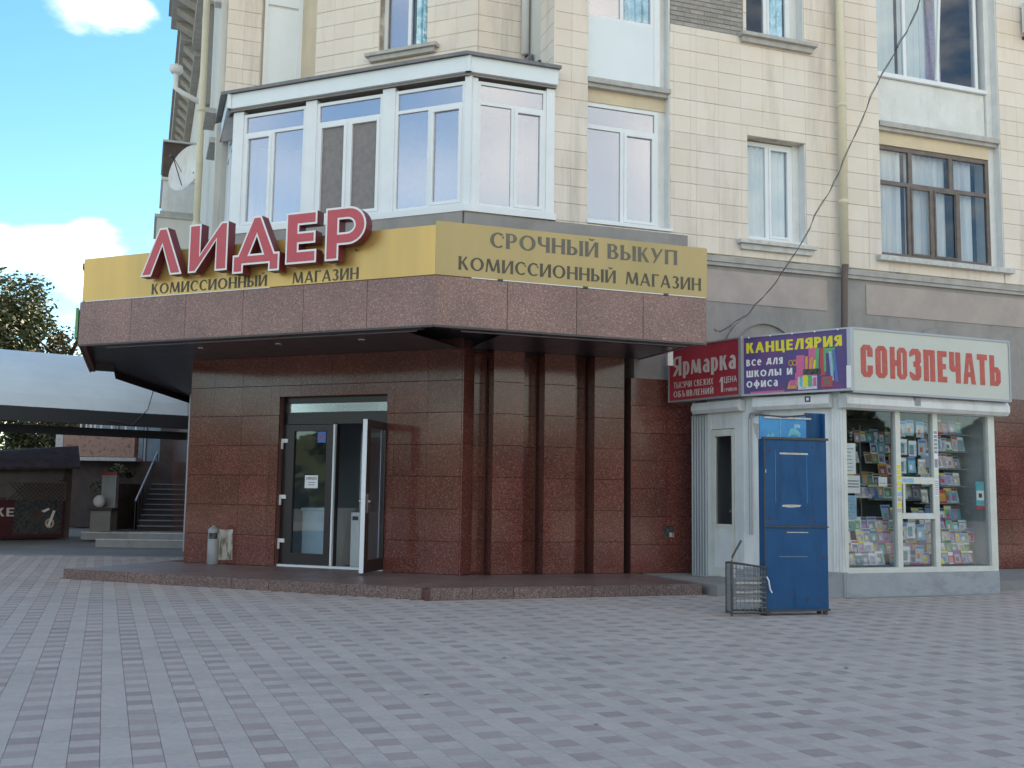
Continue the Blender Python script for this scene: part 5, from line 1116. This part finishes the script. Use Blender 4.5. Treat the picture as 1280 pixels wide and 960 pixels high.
b.box(BX, .18, .54, .0005, .0015, .655, .660, 'grey'); b.build('scraped_paint', cb)
M['rust'] = mat('rust', (0.11, 0.045, 0.022), 0.9, (0.05, 0.06, 0.09), 30, 0.9)
rr = random.Random(4); b = MB()
for k in range(26):
    u_, z_ = rr.uniform(.03, .76), rr.choice((rr.uniform(.08, .25), rr.uniform(.9, 1.08), rr.uniform(.1, 1.9))); w_, h_ = rr.uniform(.006, .03), rr.uniform(.008, .05)
    b.prism([[(0, 0), (w_*.6, -h_*.3), (w_, h_*.2), (w_*.8, h_), (w_*.3, h_*.8)]], basis(BX, u_, .0008, z_), 0, .0008, 'rust')
o_ = b.build('rust_spots', cb); o_['kind'] = 'stuff'
b = MB()
for a in ((.14, .145, 1.26, 1.86), (.54, .545, 1.26, 1.80)): b.box(BX, a[0], a[1], .0005, .003, a[2], a[3], 'cablight')
b.build('weld_line', cb)
b = MB(); b.box(BX, .05, .66, -.094, -.08, 2.23, 2.25, 'chip'); b.prism([[(0,0),(.05,.03),(.12,.02),(.15,-.0),(.17,.04),(.10,.11),(.03,.10)]], basis(BX, .36, -.094, 2.02), 0, .003, 'cyan'); b.prism([[(0,0),(.03,.05),(.05,.02),(.09,.06),(.12,0)]], basis(BX, .08, -.094, 2.01), 0, .003, 'cyan'); b.box(BX, .26, .265, -.093, -.09, 1.95, 2.25, 'sky'); b.box(BX, .44, .52, -.093, -.09, 2.13, 2.17, 'sky'); b.build('torn_sticker', cb)
b = MB(); b.tube([BX.P(-.05, -.10, 2.26), BX.P(.0, -.09, 2.27), BX.P(.3, -.08, 2.25), BX.P(.62, -.08, 2.285)], .010, 'darkiron', 6); b.build('hinge_rod', cb)
# --- wire basket beside it
wb = thing('wire_basket', 'rusty wire mesh basket with a bent post leaning against the blue cabinet', 'wire basket', BX.P(-.3, .1, 0))
b = MB()
c00, c10, c11, c01 = BX.P(-.44, .05, .04), BX.P(-.015, .05, .04), BX.P(-.01, -.24, .04), BX.P(-.35, -.26, .04)
for A_, B_, hA, hB in ((c00, c10, .56, .50), (c10, c11, .50, .50), (c11, c01, .50, .54), (c01, c00, .54, .56)):
    n = 8
    for i in range(n+1):
        p = A_.lerp(B_, i/n); hh = hA+(hB-hA)*i/n; b.tube([p, p+UP*hh], .0035, 'wire', 4, cap=False)
    for j in range(1, 9):
        b.tube([A_+UP*hA*j/9, B_+UP*hB*j/9], .0035, 'wire', 4, cap=False)
b.build('wire_mesh', wb)
b = MB()
for A_, B_, hA, hB in ((c00, c10, .56, .50), (c10, c11, .50, .50), (c11, c01, .50, .54), (c01, c00, .54, .56)):
    b.tube([A_+UP*hA, B_+UP*hB], .012, 'darkiron', 6); b.tube([A_, B_], .010, 'darkiron', 6)
b.tube([c00-UP*.03, c00+UP*.56, c00+UP*.62+BX.d*.01, c00+UP*.80+BX.d*.12], .013, 'darkiron', 8); b.tube([c01-UP*.03, c01+UP*.54], .012, 'darkiron', 6)
b.build('basket_frame', wb)
b = MB(); 
for i in range(7): b.box(BX, -.33, -.02, -.07-.001*i, -.05, .10+i*.05, .125+i*.05, 'sillw' if i % 2 else 'grey')
b.build('inner_crate', wb)
b = MB(); b.tube([BX.P(-.01, .05, .44), BX.P(.01, .06, .40), BX.P(.03, .055, .30), BX.P(.05, .06, .26)], .008, 'white', 6); b.build('cord', wb)

# ================================================================== LEFT BACKGROUND
W = WORLD
# white shelter roof
rw = Frame((-11.73, 24.0), 53, 1)
sh = thing('shelter_roof', 'long white curved sheet roof on a dark beam, left of the building', 'shelter', (-11.7, 24, 0))
b = MB(); n = 8
prof = [(-.0+.0, 3.20), (-.25, 3.52), (-.7, 3.85), (-1.3, 4.18), (-2.0, 4.48), (-2.8, 4.74), (-3.6, 4.92), (-4.4, 5.0)]
for i in range(len(prof)-1):
    for s0, s1x in ((-16, -8), (-8, 0), (0, 5.2)):
        (d0, z0), (d1, z1) = prof[i], prof[i+1]
        b.poly([rw.P(s0, d0, z0), rw.P(s1x, d0, z0), rw.P(s1x, d1, z1), rw.P(s0, d1, z1)], 'tarp')
b.build('roof_sheet', sh, True)
b = MB(); b.box(rw, -16, 5.2, -.12, .0, 2.86, 3.19, 'beam'); b.box(rw, -16, 5.2, -.9, -.82, 2.62, 2.82, 'beam'); b.box(rw, -16, 5.2, -4.4, -4.3, 4.6, 4.97, 'beam'); b.build('edge_beam', sh)
for i in range(12): MB().tube([rw.P(-15+i*1.7, -.1, 3.1), rw.P(-15+i*1.7, -2.2, 4.2), rw.P(-15+i*1.7, -4.3, 4.7)], .03, 'beam', 6).build('rafter', sh)
for u in (-10, -4.2): MB().tube([rw.P(u, -.1, 0), rw.P(u, -.1, 2.9)], .05, 'beam', 8).build('post', sh)
MB().tube([rw.P(2.4, .05, 2.98), rw.P(3.0, .06, 2.9), rw.P(3.35, .06, 3.3), rw.P(3.5, .1, 4.0)], .012, 'darkiron', 6).build('loose_wire', sh)
# stall with maroon banner
sf = Frame((-13.2, 27.0), 48, 1)
st = thing('market_stall', 'dark market stall with a drooping sheet roof under the white shelter', 'stall', (-13, 28, 0))
MB().box(sf, -5, 1.95, -2.5, -.05, 0, 1.9, 'darkwall').build('stall_wall', st)
b = MB(); rp = [sf.P(-5, .35, 1.60), sf.P(2.0, .35, 1.84), sf.P(2.35, -.9, 2.45), sf.P(-5, -.9, 1.75), sf.P(2.75, -1.8, 2.15), sf.P(-5, -2.6, 1.9)]
b.poly([rp[0], rp[1], rp[2], rp[3]], 'shedroof'); b.poly([rp[3], rp[2], rp[4], rp[5]], 'shedroof'); b.poly([p+UP*.05 for p in (rp[0], rp[1], rp[2], rp[3])], 'shedroof'); b.poly([rp[1], rp[1]+UP*.05, rp[2]+UP*.05, rp[2]], 'shedroof'); b.poly([rp[0], rp[0]+UP*.05, rp[1]+UP*.05, rp[1]], 'shedroof')
for i in range(10): b.tube([rp[0].lerp(rp[1], i/9)+UP*.06, rp[3].lerp(rp[2], i/9)+UP*.06], .015, 'shedroof', 5)
b.build('stall_roof', st)
b = MB(); b.poly([sf.P(-5, -.02, 1.75), sf.P(1.75, -.02, 1.82), sf.P(1.7, -.01, 1.55), sf.P(.2, .0, 1.05), sf.P(-5, .0, .9)], 'canvas'); b.build('canvas_drape', st)
b = MB()
for i in range(14):
    x = .35+i*.11
    b.tube([sf.P(x, .0, 1.0), sf.P(min(x+.45, 1.75), .0, 1.0+min(.45, 1.75-x))], .012, 'darkwall', 4); b.tube([sf.P(x, .01, 1.45), sf.P(min(x+.45, 1.75), .01, 1.45-min(.45, 1.75-x))], .012, 'darkwall', 4)
b.box(sf, .3, 1.8, -.04, -.01, .98, 1.5, 'canvas'); b.build('lattice', st)
bn = thing('maroon_banner', 'maroon banner with white letters and a motorcycle picture on the stall front', 'banner', sf.P(0, .02, .05))
MB().box(sf, -5, 1.75, .02, .04, .05, 1.0, 'maroon').build('banner_sheet', bn)
text('banner_print', 'ОКЕ', basis(sf, -.30, .04, .58), 0, .80, .22, 'pinkwhite', bn, .2, .16, 0, .14, .003)
b = MB(); bs4 = basis(sf, .55, .045, .12)
def ell(cx, cy, rx, ry, m, h, n=14, hole=.75):
    for i in range(n):
        q = [2*math.pi*(i+j)/n for j in (0, 1)]; o_, ax_, ay_, nn = bs4
        b.poly([o_+ax_*(cx+rx*math.cos(q[0]))+ay_*(cy+ry*math.sin(q[0]))+nn*h, o_+ax_*(cx+rx*math.cos(q[1]))+ay_*(cy+ry*math.sin(q[1]))+nn*h, o_+ax_*(cx+rx*hole*math.cos(q[1]))+ay_*(cy+ry*hole*math.sin(q[1]))+nn*h, o_+ax_*(cx+rx*hole*math.cos(q[0]))+ay_*(cy+ry*hole*math.sin(q[0]))+nn*h], m)
b.poly([bs4[0]+bs4[1]*x+UP*y+bs4[3]*.001 for x, y in ((-.05,.0),(1.15,.0),(1.15,.88),(-.05,.88))], 'black')
ell(.25, .28, .20, .22, 'darkiron', .003); ell(.85, .28, .22, .24, 'darkiron', .003); ell(.85, .28, .12, .13, 'beige', .004, hole=.6)
b.poly([bs4[0]+bs4[1]*x+UP*y+bs4[3]*.005 for x, y in ((.28,.35),(.5,.3),(.75,.55),(.6,.68),(.42,.55))], 'darkwall'); b.poly([bs4[0]+bs4[1]*x+UP*y+bs4[3]*.006 for x, y in ((.62,.60),(.8,.68),(.84,.64),(.7,.56))], 'white'); b.poly([bs4[0]+bs4[1]*x+UP*y+bs4[3]*.006 for x, y in ((.78,.2),(.86,.2),(.98,.6),(.92,.62))], 'white')
b.build('motorcycle_picture', bn)
# grey cabinet with ball lamp
gb = thing('grey_vending_box', 'grey boxy counter standing between the stall and the dark stairs', 'counter', (-11.2, 29, 0))
MB().box(W, -11.5, -10.95, -29.5, -29, .0, .72, 'greypl').build('lower_box', gb); MB().box(W, -11.55, -10.9, -29.5, -28.95, .72, .80, 'darkwall').build('counter_top', gb); MB().box(W, -11.35, -10.95, -29.5, -29.3, .80, 1.70, 'kcorr').build('upper_box', gb); MB().box(W, -11.4, -10.93, -29.52, -29.28, 1.70, 1.78, 'redsign').build('red_cap', gb)
bl = MB(); bl.lathe((-11.25, 28.95, .98), [(.001, -.17), (.08, -.15), (.14, -.09), (.165, 0), (.14, .09), (.08, .15), (.001, .17)], 'white', 16); tag(bl.build('white_ball', None, True), 'white ball resting on the grey counter by the stairs', 'ball')
# stairs
stt = thing('dark_staircase', 'dark staircase with handrails climbing to a terrace behind the shelter', 'staircase', (-11.5, 34, 0))
for i in range(10):
    y0 = 34+i*.30; x0 = -11.95-i*.05; MB().box(W, x0, x0+1.65, -(y0+.36), -y0, .17*i, .17*(i+1)-.03, 'stair').build('riser', stt); MB().box(W, x0-.02, x0+1.67, -(y0+.36), -(y0-.04), .17*(i+1)-.029, .17*(i+1), 'grey').build('tread', stt)
for x0, x1 in ((-12.02, -12.5), (-10.25, -10.7)):
    b = MB(); b.tube([(x0, 33.9, .95), (x1, 37.2, 2.65)], .035, 'alu', 6)
    for i in range(8): t_ = i/7; b.tube([(x0+(x1-x0)*t_, 33.9+3.3*t_, 1.7*t_), (x0+(x1-x0)*t_, 33.9+3.3*t_, .95+1.7*t_)], .018, 'darkiron', 5)
    b.build('handrail', stt)
for x in (-12.9, -10.1): MB().box(W, x-.1, x+.12, -37.5, -33.9, 0, 1.5, 'darkwall').build('side_wall', stt)
b = MB()
for k, (x0, x1, y0, z0) in enumerate(((-9.6, -6.3, 24.6, 0), (-9.1, -6.2, 25.3, .13), (-11.0, -8.2, 27.2, .05))):
    st_ = MB().box(W, x0, x1, -(y0+1.6), -y0, z0-.03, z0+.14, 'greypl').build('low_step'); tag(st_, None, None, None, 'structure'); MB().box(W, x0, x1, -y0-.03, -y0+.01, z0+.141, z0+.165, 'sillw').build('step_nosing', st_)
# terrace
tr = thing('terrace_wall', 'pinkish rendered terrace wall with white railing posts behind the shelter', 'terrace', (-14, 36, 0))
MB().box(W, -15.35, -12.9, -36.4, -36, 2.42, 3.27, 'terr').build('parapet', tr); MB().box(W, -15.6, -15.35, -36.4, -35.98, 2.3, 3.2, 'sillw').build('end_pier', tr); MB().box(W, -15.2, -12.8, -36.5, -35.9, 2.28, 2.40, 'sillw').build('ledge', tr); MB().box(W, -15.4, -11.0, -39, -36.42, 0, 2.3, 'darkwall').build('retaining_wall', tr)
for x in (-14.85, -14.66, -14.5, -14.36, -14.15, -13.78, -13.3, -12.95): MB().tube([(x, 36.2, 3.27), (x, 36.2, 3.85)], .03, 'white', 6).build('railing_post', tr)
gh = thing('glazed_pavilion', 'dark pavilion with blue-grey glazing above the terrace', 'building', (-13, 41, 0))
MB().box(W, -17, -8, -46, -41, 0, 5.2, 'darkwall').build('pavilion_wall', gh)
for i in range(7): MB().box(W, -16.4+i*1.1, -15.45+i*1.1, -41, -40.96, 2.4, 4.4, 'bluewin').build('pavilion_window', gh)
for i in range(8): MB().box(W, -16.5+i*1.1, -16.42+i*1.1, -41, -40.9, 2.3, 4.5, 'grey').build('mullion', gh)
dk = thing('dark_side_annex', 'dark annex wall with a doorway at the top of the stairs', 'building', (-11, 38, 0))
MB().box(W, -12.9, -8.0, -40.6, -38.6, 0, 4.6, 'darkwall').build('annex_wall', dk); MB().box(W, -12.2, -11.0, -38.6, -38.55, 1.7, 3.9, 'bluewin').build('door_glass', dk); MB().box(W, -12.3, -10.9, -38.6, -38.5, 1.66, 1.72, 'white').build('door_sill', dk)
MB().box(W, -13.4, -10.9, -38.6, -37.2, 0, 1.65, 'stair').build('landing', dk)
# brown pilaster-like wall strip beside the building
pp = MB(); pp.tube([(-7.02, 22.9, 0), (-7.02, 22.9, 3.4)], .035, 'alu', 8); tag(pp.build('steel_pole'), 'thin steel pole beside the left end of the granite wall', 'pole')
# small green plate at the canopy's left end
gp = MB(); gp.box(FS, .1, .5, .02, .06, 3.55, 4.0, 'green'); gp.box(FS, .2, .3, -.0, .02, 3.6, 3.7, 'darkiron'); tag(gp.build('green_plate'), 'small green plate fixed to the left end of the canopy', 'plate')

# ------------------------------------------------------------------ trees and bushes
LEAFM = {}
def leafcloud(c, rx, ry, rz, n, size, m, seed, lumps=9):
    rnd = random.Random(seed); b = MB(); k = b.mi(m)
    cs = []
    for _ in range(lumps):
        v = Vector((rnd.gauss(0, 1), rnd.gauss(0, 1), rnd.gauss(0, 1))).normalized()*(rnd.random()**.45)*.78
        cs.append((v.x, v.y, v.z, rnd.uniform(.16, .34)))
    for _ in range(n):
        lx, ly, lz, lr = rnd.choice(cs)
        v = Vector((rnd.gauss(0, 1), rnd.gauss(0, 1), rnd.gauss(0, 1))).normalized()*lr*(rnd.random()**.33)*1.05
        p = Vector(c) + Vector(((lx+v.x)*rx, (ly+v.y)*ry, (lz+v.z*.8)*rz))
        a = Vector((rnd.gauss(0, 1), rnd.gauss(0, 1), rnd.gauss(0, .6))).normalized(); e = a.cross(Vector((rnd.gauss(0, 1), rnd.gauss(0, 1), rnd.gauss(0, 1)))).normalized()
        s_ = size*rnd.uniform(.6, 1.4); i = len(b.v)
        b.v += [p-a*s_, p+e*s_*.45, p+a*s_, p-e*s_*.45]; b.f.append((i, i+1, i+2, i+3)); b.m.append(k)
    return b
def tree(x, y, h, rx, rz, n, size, m, label, seed, lumps=16):
    t_ = thing('broadleaf_tree', label, 'tree', (x, y, 0), 'trees behind the shelter'); rnd = random.Random(seed)
    b = MB(); b.tube([(x, y, -.1), (x+.1, y, h*.25), (x-.05, y+.1, h*.5), (x+.1, y, h*.8)], .32, 'bark', 10, .08); b.build('trunk', t_, True)
    b = MB()
    for i in range(7):
        a = i*.9; z = h*(.35+.07*i); b.tube([(x, y, z), (x+math.cos(a)*rx*.4, y+math.sin(a)*rx*.4, z+h*.08), (x+math.cos(a)*rx*.8, y+math.sin(a)*rx*.8, z+h*.13)], .12, 'bark', 6, .03)
    b.build('limb', t_, True)
    leafcloud((x, y, h-rz), rx, rx, rz, n, size, m, seed, lumps).build('crown', t_)
tree(-24.3, 46, 13.2, 4.6, 6.0, 42000, .12, 'leaf', 'tall brownish-green tree at the left edge above the white roof', 3, 70)
tree(-20.0, 47, 9.3, 2.9, 4.4, 13000, .12, 'leafb', 'lower thin tree next to the tall one, sky showing through it', 9, 40)
tree(-31, 52, 12.0, 5.0, 5.5, 6000, .20, 'leaf', 'broad green tree behind the tall one at the left edge', 5, 18)
for i, (x, y, rx, rz, lab) in enumerate(((-19.5, 39, 3.0, 1.9, 'dark green bush behind the stall, leftmost'), (-16.6, 39.5, 1.6, 1.7, 'dark green bush left of the terrace wall'), (-13.2, 35.2, .8, .8, 'yellow-green shrub beside the dark stairs'), (-23.5, 40, 3.2, 2.4, 'large dark bush at the far left under the shelter'))):
    o = leafcloud((x, y, rz*.9+(.6 if i != 2 else .8)), rx, 1.3, rz, 3200 if i != 2 else 1300, .11 if i != 2 else .07, 'leafb' if i == 2 else 'leaf', 20+i, 12).build('bush'); tag(o, lab, 'bush')
rnd = random.Random(77); b = MB(); b.mats = ['leaf']
for i in range(74):
    a = RAD(72 + i*3.1 + rnd.uniform(-1, 1)); R_ = 62+rnd.uniform(-8, 12); hh = rnd.uniform(7.5, 10.5)*(1.35 if 236 < (72+i*3.1) < 262 else 1.0); c = (math.sin(a)*R_, math.cos(a)*R_, hh*.5)
    q = leafcloud(c, rnd.uniform(3, 5), 3.5, hh*.55, 380, .75, 'leaf', 500+i, 7); o_ = len(b.v); b.v += q.v; b.f += [tuple(x+o_ for x in f) for f in q.f]; b.m += q.m
for ring, z1 in ((70, 5.5), (76, 6.5)):
    for i in range(40):
        a0, a1 = RAD(70+i*5.8), RAD(70+(i+1)*5.8); h0 = z1+rnd.uniform(-1.5, 1.0)
        F_ = Frame((math.sin(a0)*ring, math.cos(a0)*ring), math.degrees(a0)+93, 1); b.box(F_, 0, 7.2, -2, 0, 0, h0, 'leaf')
tag(b.build('distant_trees'), 'line of trees across the square, seen in the window reflections', None, None, 'stuff')
print('objects', len(bpy.data.objects))
